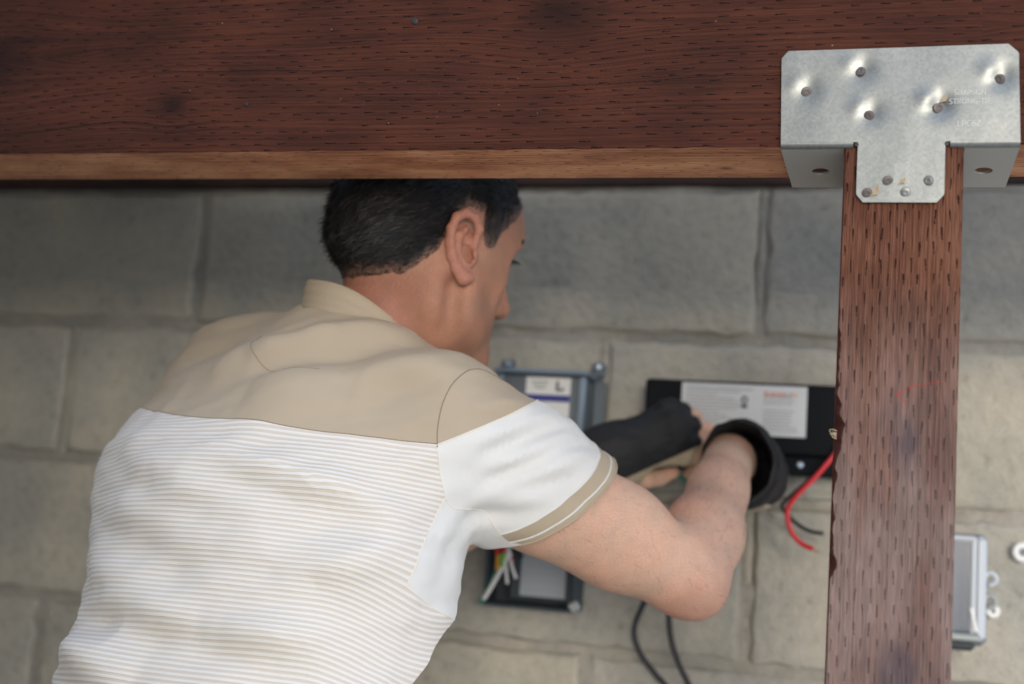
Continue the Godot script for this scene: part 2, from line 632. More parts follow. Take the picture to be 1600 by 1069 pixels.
func make_materials() -> void:
	# beam: dark red-brown stained, incised fir
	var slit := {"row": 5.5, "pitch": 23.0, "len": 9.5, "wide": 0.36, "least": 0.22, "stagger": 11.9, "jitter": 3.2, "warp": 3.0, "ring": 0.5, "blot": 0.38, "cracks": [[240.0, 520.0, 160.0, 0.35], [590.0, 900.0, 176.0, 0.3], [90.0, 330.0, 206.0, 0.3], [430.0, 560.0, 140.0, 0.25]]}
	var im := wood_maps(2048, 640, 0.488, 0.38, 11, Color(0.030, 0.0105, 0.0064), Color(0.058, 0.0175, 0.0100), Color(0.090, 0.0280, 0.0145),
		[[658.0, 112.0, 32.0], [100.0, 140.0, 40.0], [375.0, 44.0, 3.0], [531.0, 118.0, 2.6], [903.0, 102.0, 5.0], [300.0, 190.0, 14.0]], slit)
	speckle(im[0], 150, 5, Color(0.75, 0.68, 0.6), 1)
	M.beam = mat(Color.WHITE, 0.8)
	M.beam.metallic_specular = 0.3
	M.beam.albedo_texture = tex(im[0])
	bumpy(M.beam, tex(im[1]), 0.09)
	# planed, paler underside of the beam
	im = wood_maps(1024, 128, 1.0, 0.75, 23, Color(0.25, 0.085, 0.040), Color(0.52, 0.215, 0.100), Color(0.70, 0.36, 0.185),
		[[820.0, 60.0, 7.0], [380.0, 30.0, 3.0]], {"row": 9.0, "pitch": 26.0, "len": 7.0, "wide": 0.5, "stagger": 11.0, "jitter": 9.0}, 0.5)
	M.beam_under = mat(Color.WHITE, 0.7)
	M.beam_under.albedo_texture = tex(im[0])
	bumpy(M.beam_under, tex(im[1]), 0.08)
	# post: same stain, greyer and paler lower down
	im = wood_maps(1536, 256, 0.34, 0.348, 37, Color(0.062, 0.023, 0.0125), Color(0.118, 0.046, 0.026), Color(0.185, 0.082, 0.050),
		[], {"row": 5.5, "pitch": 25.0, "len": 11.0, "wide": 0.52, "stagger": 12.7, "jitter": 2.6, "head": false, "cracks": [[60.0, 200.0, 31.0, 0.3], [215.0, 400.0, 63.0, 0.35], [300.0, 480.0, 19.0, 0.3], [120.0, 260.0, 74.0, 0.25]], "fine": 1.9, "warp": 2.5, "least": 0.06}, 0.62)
	tone_post(im[0])
	M.post = mat(Color.WHITE, 0.85)
	M.post.metallic_specular = 0.3
	M.post.albedo_texture = tex(im[0])
	bumpy(M.post, tex(im[1]), 0.12)
	M.torn_wood = mat(Color(0.10, 0.028, 0.020), 0.85)
	M.dark_wood = mat(Color(0.055, 0.025, 0.018), 0.8)
	M.dark_wood.albedo_texture = noise_tex(3, 0.02, Color(0.7, 0.7, 0.7), Color.WHITE)
	triplanar(M.dark_wood, 2.0)
	M.deck_wood = mat(Color(0.16, 0.095, 0.06), 0.8)
	# concrete
	im = concrete_maps(1024, 1.5, 5, Color(0.425, 0.398, 0.335))
	var ct := tex(im[0])
	var ch := tex(im[1])
	M.block = []
	for tone in [Color(1, 1, 1), Color(0.93, 0.935, 0.95), Color(1.0, 0.985, 0.95), Color(0.88, 0.885, 0.89)]:
		var m := mat(tone, 0.92)
		m.albedo_texture = ct
		bumpy(m, ch, 0.30)
		triplanar(m, 0.651, true)
		M.block.append(m)
	M.mortar = mat(Color(0.80, 0.80, 0.81), 0.95)  # toned darker than the blocks in place of shade in the joints
	M.mortar.albedo_texture = ct
	bumpy(M.mortar, ch, 0.15)
	triplanar(M.mortar, 1.1, true)
	M.stucco = mat(Color(0.62, 0.55, 0.44), 0.95)
	bumpy(M.stucco, ch, 0.2)
	triplanar(M.stucco, 1.0)
	M.smear = mat(Color(1.0, 1.0, 1.0), 0.95)
	M.smear.albedo_texture = ct
	bumpy(M.smear, ch, 0.3)
	triplanar(M.smear, 1.3, true)
	M.ground = mat(Color(0.76, 0.71, 0.62), 0.95)
	M.ground.albedo_texture = noise_tex(8, 0.02, Color(0.88, 0.87, 0.86), Color.WHITE)
	triplanar(M.ground, 0.4, true)
	# metals and plastics
	M.galv = mat(Color(0.255, 0.264, 0.252), 0.42, 0.85)
	M.galv.albedo_texture = noise_tex(17, 0.012, Color(0.92, 0.925, 0.93), Color.WHITE)
	var spangle := noise_tex(19, 0.11, Color(0.91, 0.915, 0.92), Color.WHITE, 512)
	(spangle.noise as FastNoiseLite).noise_type = FastNoiseLite.TYPE_CELLULAR
	(spangle.noise as FastNoiseLite).cellular_return_type = FastNoiseLite.RETURN_CELL_VALUE
	(spangle.noise as FastNoiseLite).fractal_type = FastNoiseLite.FRACTAL_NONE
	M.galv.albedo_texture = spangle
	M.galv.roughness_texture = noise_tex(18, 0.03, Color(0.88, 0.88, 0.88), Color(1, 1, 1))
	triplanar(M.galv, 9.0)
	M.galv_lit_flange = mat(Color(0.44, 0.45, 0.43), 0.6, 0.45)  # same galvanised metal, made paler for light reflected off the ground
	M.galv_mark = mat(Color(0.42, 0.43, 0.415), 0.5, 0.75)
	M.nail = mat(Color(0.13, 0.108, 0.10), 0.5, 0.25)
	M.nail_bright = mat(Color(0.36, 0.36, 0.34), 0.42, 0.85)
	M.peel = mat(Color(0.42, 0.32, 0.20), 0.85)
	M.box_grey = mat(Color(0.110, 0.135, 0.155), 0.55, 0.2)
	M.box_rim = mat(Color(0.20, 0.26, 0.32), 0.4, 0.4)
	M.box_dark = mat(Color(0.030, 0.043, 0.052), 0.55)
	M.tab = mat(Color(0.36, 0.38, 0.37), 0.5, 0.4)
	M.screw = mat(Color(0.50, 0.58, 0.68), 0.3, 0.8)
	M.driver = mat(Color(0.0055, 0.0068, 0.0095), 0.6)
	M.driver.metallic_specular = 0.25
	M.label_white = mat(Color(0.62, 0.63, 0.63), 0.5)
	M.label_grey = mat(Color(0.33, 0.36, 0.38), 0.55)
	M.print_dark = mat(Color(0.045, 0.045, 0.05), 0.6)
	M.print_grey = mat(Color(0.30, 0.31, 0.32), 0.6)
	M.print_orange = mat(Color(0.70, 0.16, 0.07), 0.6)
	M.print_amber = mat(Color(0.70, 0.30, 0.10), 0.6)
	M.print_blue = mat(Color(0.02, 0.03, 0.19), 0.5)
	M.red = mat(Color(0.62, 0.022, 0.030), 0.4)
	M.black = mat(Color(0.014, 0.014, 0.016), 0.5)
	M.green = mat(Color(0.02, 0.16, 0.11), 0.45)
	M.lime = mat(Color(0.14, 0.34, 0.04), 0.45)
	M.yellow = mat(Color(0.62, 0.30, 0.03), 0.45)
	M.white = mat(Color(0.62, 0.62, 0.60), 0.5)
	M.copper = mat(Color(0.65, 0.45, 0.30), 0.35, 0.8)
	M.clear = mat(Color(0.80, 0.86, 0.92), 0.12)
	M.clear.albedo_color.a = 0.035
	M.clear.transparency = BaseMaterial3D.TRANSPARENCY_ALPHA
	M.clear_solid = mat(Color(0.52, 0.56, 0.60), 0.25)
	M.cover_base = mat(Color(0.12, 0.14, 0.185), 0.35)
	M.white_plastic = mat(Color(0.78, 0.78, 0.75), 0.35)
	# the man
	M.skin = mat(Color.WHITE, 0.58)
	M.skin.albedo_texture = noise_tex(43, 0.07, Color(0.86, 0.81, 0.79), Color.WHITE, 512)
	M.skin.vertex_color_use_as_albedo = true
	M.skin.subsurf_scatter_enabled = true
	M.skin.subsurf_scatter_strength = 0.05
	bumpy(M.skin, noise_tex(41, 0.11, Color.BLACK, Color.WHITE, 512), 0.07)
	triplanar(M.skin, 13.0)
	M.hair = mat(Color(0.0055, 0.0046, 0.0045), 0.6)
	M.hair_shell = mat(Color.WHITE, 0.7)
	M.hair_shell.vertex_color_use_as_albedo = true
	M.hair_grey = mat(Color(0.06, 0.048, 0.042), 0.6)
	M.hair_light = mat(Color(0.42, 0.27, 0.18), 0.55)
	M.arm_hair = mat(Color(0.11, 0.055, 0.035), 0.6)
	M.added_soil = mat(Color(0.075, 0.060, 0.046), 0.95)
	M.added_soil.albedo_texture = noise_tex(9, 0.05, Color(0.6, 0.6, 0.6), Color.WHITE)
	triplanar(M.added_soil, 1.5, true)
	M.knuckle = mat(Color(0.055, 0.046, 0.042), 0.8)
	M.strap_tag = mat(Color(0.30, 0.27, 0.25), 0.7)
	var weave := noise_tex(51, 0.25, Color.BLACK, Color.WHITE, 512)
	M.shirt_tan = cloth(Color(0.400, 0.328, 0.238), weave)
	M.shirt_white = cloth(Color(0.650, 0.642, 0.618), weave)
	M.shirt_thread = mat(Color(0.70, 0.66, 0.58), 0.9)
	M.shirt_seam = mat(Color(0.25, 0.20, 0.145), 0.95)
	M.shirt_stripe = mat(Color.WHITE, 0.9)
	var si := Image.create(4, 64, false, Image.FORMAT_RGB8)
	var sh := Image.create(4, 64, false, Image.FORMAT_L8)
	for y in 64:
		var f := smooth(0.14, 0.34, absf(y / 64.0 - 0.5) * 1.0)
		for x in 4:
			si.set_pixel(x, y, Color(0.580, 0.518, 0.448).lerp(Color(0.675, 0.655, 0.618), f).linear_to_srgb())
			sh.set_pixel(x, y, Color.WHITE * (0.2 + 0.8 * f))
	M.shirt_stripe.albedo_texture = tex(si)
	bumpy(M.shirt_stripe, tex(sh), 0.05)
	M.shirt_stripe.rim_enabled = true
	M.shirt_stripe.rim = 0.15
	M.glove = cloth(Color(0.0065, 0.0068, 0.0085), weave)
	M.glove.roughness = 0.7
	M.glove.rim = 0.05
	M.strap = cloth(Color(0.030, 0.031, 0.035), weave)
	M.glove_palm = cloth(Color(0.40, 0.33, 0.23), weave)
	M.trousers = cloth(Color(0.05, 0.06, 0.09), weave)
	M.shoe = mat(Color(0.04, 0.03, 0.025), 0.6)
	M.eye_white = mat(Color(0.7, 0.66, 0.62), 0.25)
	M.iris = mat(Color(0.04, 0.02, 0.012), 0.2)

func cloth(c: Color, weave: Texture2D) -> StandardMaterial3D:
	var m := mat(c, 0.92)
	bumpy(m, weave, 0.03)
	triplanar(m, 14.0)
	m.rim_enabled = true
	m.rim = 0.2
	m.rim_tint = 0.6
	return m

func speckle(im: Image, n: int, seed_: int, c: Color, most: int) -> void:
	for i in n:
		var x := int(h1(seed_ + i * 1.37) * (im.get_width() - 4))
		var y := int(h1(seed_ + i * 2.91 + 50.0) * (im.get_height() - 4))
		var s := 1 if h1(i * 5.1) < 0.8 else most + 1
		im.fill_rect(Rect2i(x, y, s, s), im.get_pixel(x, y).lerp(c, 0.25 + 0.6 * h1(i * 9.7)))

func tone_post(im: Image) -> void:
	# u runs down the post from y = +0.02; greyer, paler and dirtied lower down, a crayon mark, dark dirt near the middle
	var n := fnl(71, 0.01, 3)
	var w := im.get_width()
	var h := im.get_height()
	for y in h:
		for x in w:
			var um := x * 0.34
			var vm := y * 0.348
			var grey := clampf((um - 120.0) / 190.0, 0.0, 1.0) * (0.70 + 0.5 * n.get_noise_2d(um * 0.5, vm * 3.0))
			var c := im.get_pixel(x, y).srgb_to_linear()
			var l := c.get_luminance()
			c = c.lerp(Color(l * 1.4 + 0.150, l * 1.1 + 0.104, l * 1.03 + 0.090), clampf(grey, 0.0, 0.8))
			var dirt := n.get_noise_2d(um * 1.3 + 400.0, vm * 4.0)
			var near := exp(-(pow((um - 242.0) / 22.0, 2.0) + pow((vm - 52.0) / 13.0, 2.0))) + 0.7 * exp(-(pow((um - 430.0) / 40.0, 2.0) + pow((vm - 55.0) / 24.0, 2.0)))
			c = c.lerp(Color(0.07, 0.055, 0.065), clampf(near * (0.55 + dirt * 1.5), 0.0, 0.7))
			im.set_pixel(x, y, c.linear_to_srgb())
	for seg in [[45.0, 214.0, 58.0, 207.0], [58.0, 207.0, 78.0, 203.0], [45.0, 214.0, 52.0, 221.0]]:
		for i in 160:
			var t := i / 160.0
			var x := int(lerpf(seg[1], seg[3], t) / 0.34 + h1(i) * 2.0)
			var y := int(lerpf(seg[0], seg[2], t) / 0.348)
			if h1(i * 3.3) < 0.62 and x < w and y < h:
				im.set_pixel(x, y, im.get_pixel(x, y).lerp(Color(0.78, 0.16, 0.17), 0.75))

# ------------------------------------------------------------------ structure
func on_wall(u: float, y: float, out := 0.0) -> Vector3:
	return WALL_O + WALL_U * u + Vector3(0, y - WALL_O.y, 0) + WALL_N * out

func build_wall() -> void:
	var wall := thing("concrete_block_wall", "grey concrete block wall behind the man, in running bond with rough mortar", "wall", Vector3.ZERO)
	var bw := 0.3925
	var bh := 0.1895
	var nz := fnl(91, 14.0, 3)
	for course in 9:
		var top := WALL_O.y - course * 0.2032
		var shift := 0.0 if course % 2 == 0 else -0.199
		for i in range(-4, 3):
			var u0 := i * 0.4064 + shift + 0.007
			if course > 5 and i != -4 and i != 0 and i != 2 and course < 9 and false: continue
			var id := course * 31.7 + i * 7.1
			var lift := (h1(id) - 0.5) * 0.0035
			var xs := [0.0, 0.0, 0.003, 0.008]
			for k in 15: xs.append(0.008 + (bw - 0.016) * (k + 1) / 16.0)
			xs.append_array([bw - 0.008, bw - 0.003, bw, bw])
			var ys := [0.0, 0.0, 0.003, 0.008]
			for k in 7: ys.append(0.008 + (bh - 0.016) * (k + 1) / 8.0)
			ys.append_array([bh - 0.008, bh - 0.003, bh, bh])
			var nx := xs.size()
			var ny := ys.size()
			var v := PackedVector3Array()
			var idx := PackedInt32Array()
			for b in ny:
				for a in nx:
					var x: float = xs[a]
					var y: float = ys[b]
					var e := minf(minf(x, bw - x), minf(y, bh - y))
					var out := lift
					var rim := a == 0 or b == 0 or a == nx - 1 or b == ny - 1
					var p := Vector2(u0 + x, top - 0.0069 - y)
					var rough := nz.get_noise_3d(p.x * 1.4, p.y * 1.4, id)
					if rim:
						out = -0.05
					elif e < 0.001:
						out -= 0.0050 + 0.003 * rough
					elif e < 0.005:
						out -= 0.0011 + 0.0025 * rough
					else:
						out += 0.0007 * rough
					if e < 0.007:
						p += Vector2(nz.get_noise_2d(p.x * 2.0, p.y * 2.0 + 9.0), nz.get_noise_2d(p.x * 2.0 + 5.0, p.y * 2.0)) * 0.0060
					v.append(on_wall(p.x, p.y, out))
			for b in ny - 1:
				for a in nx - 1:
					var q := b * nx + a
					for k in [q, q + 1, q + nx + 1, q, q + nx + 1, q + nx]: idx.append(k)
			obj("concrete_block", arrays_mesh(v, idx), M.block[int(h1(id * 1.9) * 3.99)], wall)
	# mortar: one rough sheet a few millimetres behind the faces, proud in places
	var n1 := fnl(93, 30.0, 3)
	var n2 := fnl(94, 3.0, 2)
	var mortar := grid_mesh(300, 240, func(u: float, w: float) -> Vector3:
		var x := -1.75 + u * 2.75
		var y := WALL_O.y - w * 1.83
		var proud := smooth(-0.15, 0.45, n2.get_noise_2d(x, y * 2.0)) * 0.006
		return on_wall(x, y, -0.0090 + proud + 0.0032 * n1.get_noise_2d(x, y)), func(u: float, w: float) -> Vector2: return Vector2(u, w))
	obj("mortar", mortar, M.mortar, wall)
	# smears of mortar in the upright joint right of the man, lighter and proud
	for s in [[0.0, 0.134, -0.066], [-0.199 - 0.203 * 0.0, -0.068, -0.262], [0.0, -0.272, -0.460], [-0.8128, 0.134, -0.06], [-1.0118, -0.07, -0.26], [0.2074, -0.07, -0.262]]:
		var st := st_new()
		var y0: float = s[1]
		var y1: float = s[2]
		var strip := grid_mesh(5, 40, func(u: float, w: float) -> Vector3:
			var y := lerpf(y0, y1, w)
			var e := sin(u * PI)
			var half := 0.0062 + 0.0025 * n1.get_noise_2d(s[0] * 7.0, y * 1.7)
			return on_wall(s[0] + (u - 0.5) * 2.0 * half, y, -0.0075 + e * (0.0030 + 0.002 * n1.get_noise_2d(s[0] + 3.0, y * 2.0))), func(u: float, w: float) -> Vector2: return Vector2(u, w))
		obj("mortar_smear", strip, M.smear, wall)
	# core behind, so that no light leaks through the joints
	obj("wall_core", box_mesh(on_wall(-0.4, WALL_O.y - 0.925, -0.11), Vector3(3.1, 1.83, 0.17), 0.002), M.block[3], wall)

func build_wood() -> void:
	# beam
	var beam := thing("wooden_beam", "dark red-brown incised wooden beam running across the top, paler underneath", "beam", Vector3(0, 0, 0))
	var x0 := -1.45
	var x1 := 0.75
	var top := 0.235
	var n := fnl(101, 5.0, 2)
	obj("front_face", grid_mesh(220, 24, func(u: float, w: float) -> Vector3:
		var x := lerpf(x0, x1, u)
		var y := lerpf(top, 0.0, w)
		var z := 0.0
		if w > 0.985:
			z = -0.0012 + 0.001 * n.get_noise_2d(x * 6.0, 3.0)
			y += 0.0008 * n.get_noise_2d(x * 8.0, 7.0)
		return Vector3(x, y, z), func(u: float, w: float) -> Vector2: return Vector2(lerpf(x0, x1, u) + 0.9, lerpf(0.0, 0.235, w) / 0.2432)), M.beam, beam)
	obj("underside", grid_mesh(220, 8, func(u: float, w: float) -> Vector3:
		var x := lerpf(x0, x1, u)
		var y := 0.0008 * n.get_noise_2d(x * 8.0, 7.0) if w < 0.01 else 0.0
		var z := lerpf(-0.0012 + 0.001 * n.get_noise_2d(x * 6.0, 3.0), -0.089, w)
		if w > 0.99: z += 0.0008 * n.get_noise_2d(x * 9.0, 1.0)
		return Vector3(x, y, z), func(u: float, w: float) -> Vector2: return Vector2(lerpf(x0, x1, u) + 0.9, w * 0.93)), M.beam_under, beam)
	var st := st_new()
	quad(st, Vector3(x0, 0, -0.089), Vector3(x1, 0, -0.089), Vector3(x1, top, -0.089), Vector3(x0, top, -0.089), Vector3.FORWARD)
	quad(st, Vector3(x0, top, 0), Vector3(x1, top, 0), Vector3(x1, top, -0.089), Vector3(x0, top, -0.089), Vector3.UP)
	quad(st, Vector3(x0, 0, 0), Vector3(x0, top, 0), Vector3(x0, top, -0.089), Vector3(x0, 0, -0.089), Vector3.LEFT)
	quad(st, Vector3(x1, 0, 0), Vector3(x1, top, 0), Vector3(x1, top, -0.089), Vector3(x1, 0, -0.089), Vector3.RIGHT)
	obj("back_face", st.commit(), M.dark_wood, beam)
	# nail heads, a resin spot and pale scratches in the face of the beam
	for k in [[-0.3697, 0.1173, 0.0032], [-0.525, 0.0443, 0.002]]:
		var s2 := st_new()
		add_lathe(s2, PackedVector2Array([Vector2(k[2], -0.001), Vector2(k[2], 0.0004), Vector2(k[2] * 0.7, 0.0009), Vector2(0.0, 0.0011)]), Transform3D(Basis.IDENTITY, Vector3(k[0], k[1], 0)), 12)
		obj("resin_knot", s2.commit(), M.black, beam)
	# post
	var post := thing("wooden_post", "weathered red-brown incised wooden post standing under the metal bracket", "post", Vector3(0, GROUND_Y, 0))
	var n2 := fnl(103, 9.0, 3)
	var torn := func(y: float) -> float:
		# depth of the torn left arris
		var t := smooth(-0.10, -0.16, y) * smooth(-0.345, -0.325, y)
		return t * clampf(0.0022 + 0.0058 * smooth(-0.1, 0.5, n2.get_noise_1d(y * 1.3)) + 0.002 * n2.get_noise_1d(y * 7.0), 0.0, 0.01)
	var g := -GROUND_Y
	var rows := 420
	obj("front_face", grid_mesh(14, rows, func(u: float, w: float) -> Vector3:
		var y := -w * 0.60
		var left: float = torn.call(y)
		var x := lerpf(maxf(left, 0.0012), 0.0878, u)
		var z := 0.0
		if u > 0.9: z = -0.0004
		return Vector3(x, g + y, z), func(u: float, w: float) -> Vector2: return Vector2(w * 0.60 / 0.522 + 0.02 / 0.522, lerpf(maxf(torn.call(-w * 0.6), 0.0012), 0.0878, u) / 0.0891)), M.post, post)
	obj("torn_edge", grid_mesh(3, rows, func(u: float, w: float) -> Vector3:
		var y := -w * 0.60
		var left: float = maxf(torn.call(y), 0.0012)
		return Vector3(lerpf(0.0, left, u), g + y, lerpf(-maxf(left * 1.6, 0.0012), 0.0, u) - 0.0012 * sin(u * PI) * h1(floorf(y * 200.0))), func(u: float, w: float) -> Vector2: return Vector2(u, w)), M.torn_wood, post)
	obj("front_face", grid_mesh(2, 8, func(u: float, w: float) -> Vector3:
		return Vector3(lerpf(0.0012, 0.0878, u), lerpf(g - 0.6, 0.0, w), 0.0), func(u: float, w: float) -> Vector2: return Vector2(lerpf(0.6, 1.7, w) / 0.522, u)), M.post, post)
	obj("right_arris", grid_mesh(2, 60, func(u: float, w: float) -> Vector3:
		return Vector3(lerpf(0.0878, 0.089, u), lerpf(g, 0.0, w), lerpf(0.0, -0.0012, u) if u > 0.0 else -0.0004), func(u: float, w: float) -> Vector2: return Vector2(w * 3.2, 0.95 + u * 0.03)), M.post, post)
	var st3 := st_new()
	obj("side_face", grid_mesh(2, 40, func(u: float, w: float) -> Vector3:
		return Vector3(0.089, lerpf(g - 0.001, 0.0, w), lerpf(-0.0012, -0.089, u)), func(u: float, w: float) -> Vector2: return Vector2(w * 3.2, u * 0.95)), M.post, post)
	obj("side_face", grid_mesh(2, 40, func(u: float, w: float) -> Vector3:
		return Vector3(0.0, lerpf(0.0, g - 0.001, w), lerpf(-0.0012 - 0.0, -0.089, u)), func(u: float, w: float) -> Vector2: return Vector2((1.0 - w) * 3.2, u * 0.95)), M.post, post)
	quad(st3, Vector3(0, 0, -0.089), Vector3(0.089, 0, -0.089), Vector3(0.089, g - 0.001, -0.089), Vector3(0, g - 0.001, -0.089), Vector3.FORWARD)
	obj("back_face", st3.commit(), M.dark_wood, post)
	var st4 := st_new()
	for k in 5:
		var d := Vector3(-0.0025 - 0.0035 * h1(k), 0.005 * (h1(k + 9.0) - 0.5), 0.003 * (h1(k * 3.0) - 0.3))
		add_tube(st4, PackedVector3Array([Vector3(0.002, g - 0.226 + 0.0025 * (k - 3) * 0.6, -0.001), Vector3(0.002, g - 0.226 + 0.0025 * (k - 3) * 0.6, -0.001) + d * 0.5, Vector3(0.002, g - 0.226, -0.001) + d]), 0.0006, 5, true, 0.0002)
	obj("wood_splinter", st4.commit(), M.peel, post)
	# sill plate on the wall and deck overhead
	var side := obj("side_wall", box_mesh(Vector3(-1.95, WALL_O.y - 0.93, 0.45), Vector3(0.20, 1.86, 2.1), 0.004), M.block[1])  # unseen wall added to keep light off the left side
	tag(side, "concrete block wall added out of view at the left end under the deck to darken that side", "wall")
	var blocker := obj("blocker_wall", box_mesh(Vector3(-2.45, -0.2, 1.62), Vector3(4.4, 3.0, 0.2), 0.01), M.block[3])  # unseen wall added to block sky and sun from the left
	tag(blocker, "plain grey house wall added unseen behind the viewer to block skylight from the left", "wall")
	var sill := tag(obj("sill_plate", box_mesh(on_wall(-0.4, WALL_O.y + 0.021, -0.065), Vector3(3.1, 0.038, 0.14), 0.002), M.dark_wood), "dark wooden sill plate lying on top of the block wall", "sill plate")
	var deck := thing("wooden_deck", "wooden deck of joists and boards over the beam and the wall, mostly above view", "deck", Vector3(0, 0.235, 0))
	for i in 11:
		obj("joist", box_mesh(Vector3(-3.65 + i * 0.41, 0.071, -0.335), Vector3(0.038, 0.14, 0.89), 0.002), M.deck_wood, deck)
	for i in [2, 3]:             # cut short: gap shaped to let skylight onto man and wall
		obj("deck_board", box_mesh(Vector3(-2.39, 0.155, -0.74 + i * 0.1455), Vector3(3.02, 0.025, 0.14), 0.003), M.deck_wood, deck)
	for i in [0, 1, 4, 5]:
		obj("deck_board", box_mesh(Vector3(-1.70, 0.155, -0.74 + i * 0.1455), Vector3(4.4, 0.025, 0.14), 0.003), M.deck_wood, deck)

# ------------------------------------------------------------------ bracket
func build_bracket() -> void:
	var br := thing("post_cap_bracket", "galvanised metal post cap bracket nailed over the beam and post", "bracket", Vector3(0.039, 0, 0))
	var o := Vector3(-0.039, 0, 0)
	var dents := [[-0.031, 0.0444, 0.0011], [0.0104, 0.0598, 0.0013], [0.0179, 0.024, 0.0014], [0.0688, 0.0293, 0.0024], [0.1136, 0.0515, 0.0020]]
	var dent := func(x: float, y: float) -> float:
		var z := 0.0
		for d in dents:
			var dx: float = x - d[0]
			var dy: float = y - d[1]
			var r := sqrt(dx * dx + dy * dy)
			z -= d[2] * 1.2 * exp(-r * r / 0.00009)
			# the dimple's upper left wall is steeper
			var ex: float = dx + 0.007
			var ey: float = dy - 0.004
			z += d[2] * 0.85 * exp(-(ex * ex + ey * ey) / 0.00006)
		return z
	var wav := fnl(113, 12.0, 2)
	var T := 0.0022
	# upper plate, corners cut
	var left := func(y: float) -> float: return lerpf(-0.0490, -0.0515, y / 0.077) + maxf(0.0, y - 0.0705) * 0.9
	var right := func(y: float) -> float: return lerpf(0.1290, 0.1265, y / 0.077) - maxf(0.0, y - 0.0695) * 1.05
	var uv := func(u: float, w: float) -> Vector2: return Vector2(u, w)
	var face := func(u: float, w: float) -> Vector3:
		var y := w * 0.0765
		var x := lerpf(left.call(y), right.call(y), u)
		y += (u - 0.5) * 0.0008 * w
		return o + Vector3(x, y + 0.0022, T + 0.0012 + dent.call(x, y) + 0.0004 * wav.get_noise_2d(x, y))
	obj("face_plate", grid_mesh(90, 40, face, uv, true), M.galv, br)
	var st := st_new()
	var rim := []
	for i in 41: rim.append([0.0, i / 40.0])
	for i in 91: rim.append([i / 90.0, 1.0])
	for i in 41: rim.append([1.0, 1.0 - i / 40.0])
	for i in rim.size() - 1:
		var a: Vector3 = face.call(rim[i][0], rim[i][1])
		var b: Vector3 = face.call(rim[i + 1][0], rim[i + 1][1])
		if a.distance_to(b) < 1e-6: continue
		quad(st, a, b, Vector3(b.x, b.y, 0.0008), Vector3(a.x, a.y, 0.0008), (a + b) * 0.5 - (o + Vector3(0.039, 0.038, a.z)))
	obj("plate_edge", st.commit(), M.galv, br)
	# tab over the post: cut lower corners
	var tab := func(u: float, w: float) -> Vector3:
		var y := lerpf(0.0022, -0.0462, w)
		var c := maxf(0.0, -0.0400 - y)
		var x := lerpf(0.0102 + c * 0.85, 0.0752 - c * 0.85, u)
		return o + Vector3(x, y, T + 0.0012 + 0.0003 * wav.get_noise_2d(x, y))
	obj("post_tab", grid_mesh(30, 26, tab, uv), M.galv, br)
	st = st_new()
	rim = []
	for i in 27: rim.append([0.0, i / 26.0])
	for i in 31: rim.append([i / 30.0, 1.0])
	for i in 27: rim.append([1.0, 1.0 - i / 26.0])
	for i in rim.size() - 1:
		var a: Vector3 = tab.call(rim[i][0], rim[i][1])
		var b: Vector3 = tab.call(rim[i + 1][0], rim[i + 1][1])
		quad(st, a, b, Vector3(b.x, b.y, 0.0008), Vector3(a.x, a.y, 0.0008), (a + b) * 0.5 - (o + Vector3(0.0427, -0.015, a.z)))
	obj("tab_edge", st.commit(), M.galv, br)
	# flanges bent back under the beam, each with an oval hole
	for side in 2:
		var xa0 := -0.0490 if side == 0 else 0.0895
		var xa1 := -0.0005 if side == 0 else 0.1290
		var xb0 := -0.0440 if side == 0 else 0.0895
		var xb1 := -0.0005 if side == 0 else 0.1270
		var hole := Vector2(-0.0195 if side == 0 else 0.1070, 0.56)
		var drop := func(w: float) -> float: return -0.0006 - 0.0085 * w
		var at := func(x: float, w: float, thick: float) -> Vector3: return o + Vector3(x, drop.call(w) - thick, lerpf(T + 0.0012 - 0.004, -0.082, w))
		st = st_new()
		var border := []
		for k in 10: border.append(Vector2(lerpf(xa0, xa1, k / 10.0), 0.0))
		for k in 8: border.append(Vector2(lerpf(xa1, xb1, k / 8.0), k / 8.0))
		for k in 10: border.append(Vector2(lerpf(xb1, xb0, k / 10.0), 1.0))
		for k in 8: border.append(Vector2(lerpf(xb0, xa0, k / 8.0), 1.0 - k / 8.0))
		for k in border.size():
			var q1: Vector2 = border[k]
			var q2: Vector2 = border[(k + 1) % border.size()]
			var a1 := atan2((q1.y - hole.y) * 0.082, q1.x - hole.x)
			var a2 := atan2((q2.y - hole.y) * 0.082, q2.x - hole.x)
			var i1 := hole + Vector2(0.0070 * cos(a1), 0.083 * sin(a1))
			var i2 := hole + Vector2(0.0070 * cos(a2), 0.083 * sin(a2))
			for level in 2:
				var th := 0.0018 * level
				quad(st, at.call(i1.x, i1.y, th), at.call(i2.x, i2.y, th), at.call(q2.x, q2.y, th), at.call(q1.x, q1.y, th), Vector3.DOWN if level == 1 else Vector3.UP)
			quad(st, at.call(i1.x, i1.y, 0.0), at.call(i2.x, i2.y, 0.0), at.call(i2.x, i2.y, 0.0018), at.call(i1.x, i1.y, 0.0018), Vector3(hole.x - i1.x, 0.0, (i1.y - hole.y) * 0.08))
			quad(st, at.call(q1.x, q1.y, 0.0), at.call(q2.x, q2.y, 0.0), at.call(q2.x, q2.y, 0.0018), at.call(q1.x, q1.y, 0.0018), Vector3(q1.x - hole.x, 0.0, -(q1.y - hole.y) * 0.08))
		obj("flange", st.commit(), M.galv_lit_flange, br)
		var bx0 := xa0
		var bx1 := xa1 if side == 0 else xa1
		var in0 := bx0 if side == 0 else 0.0787
		var in1 := 0.0067 if side == 0 else bx1
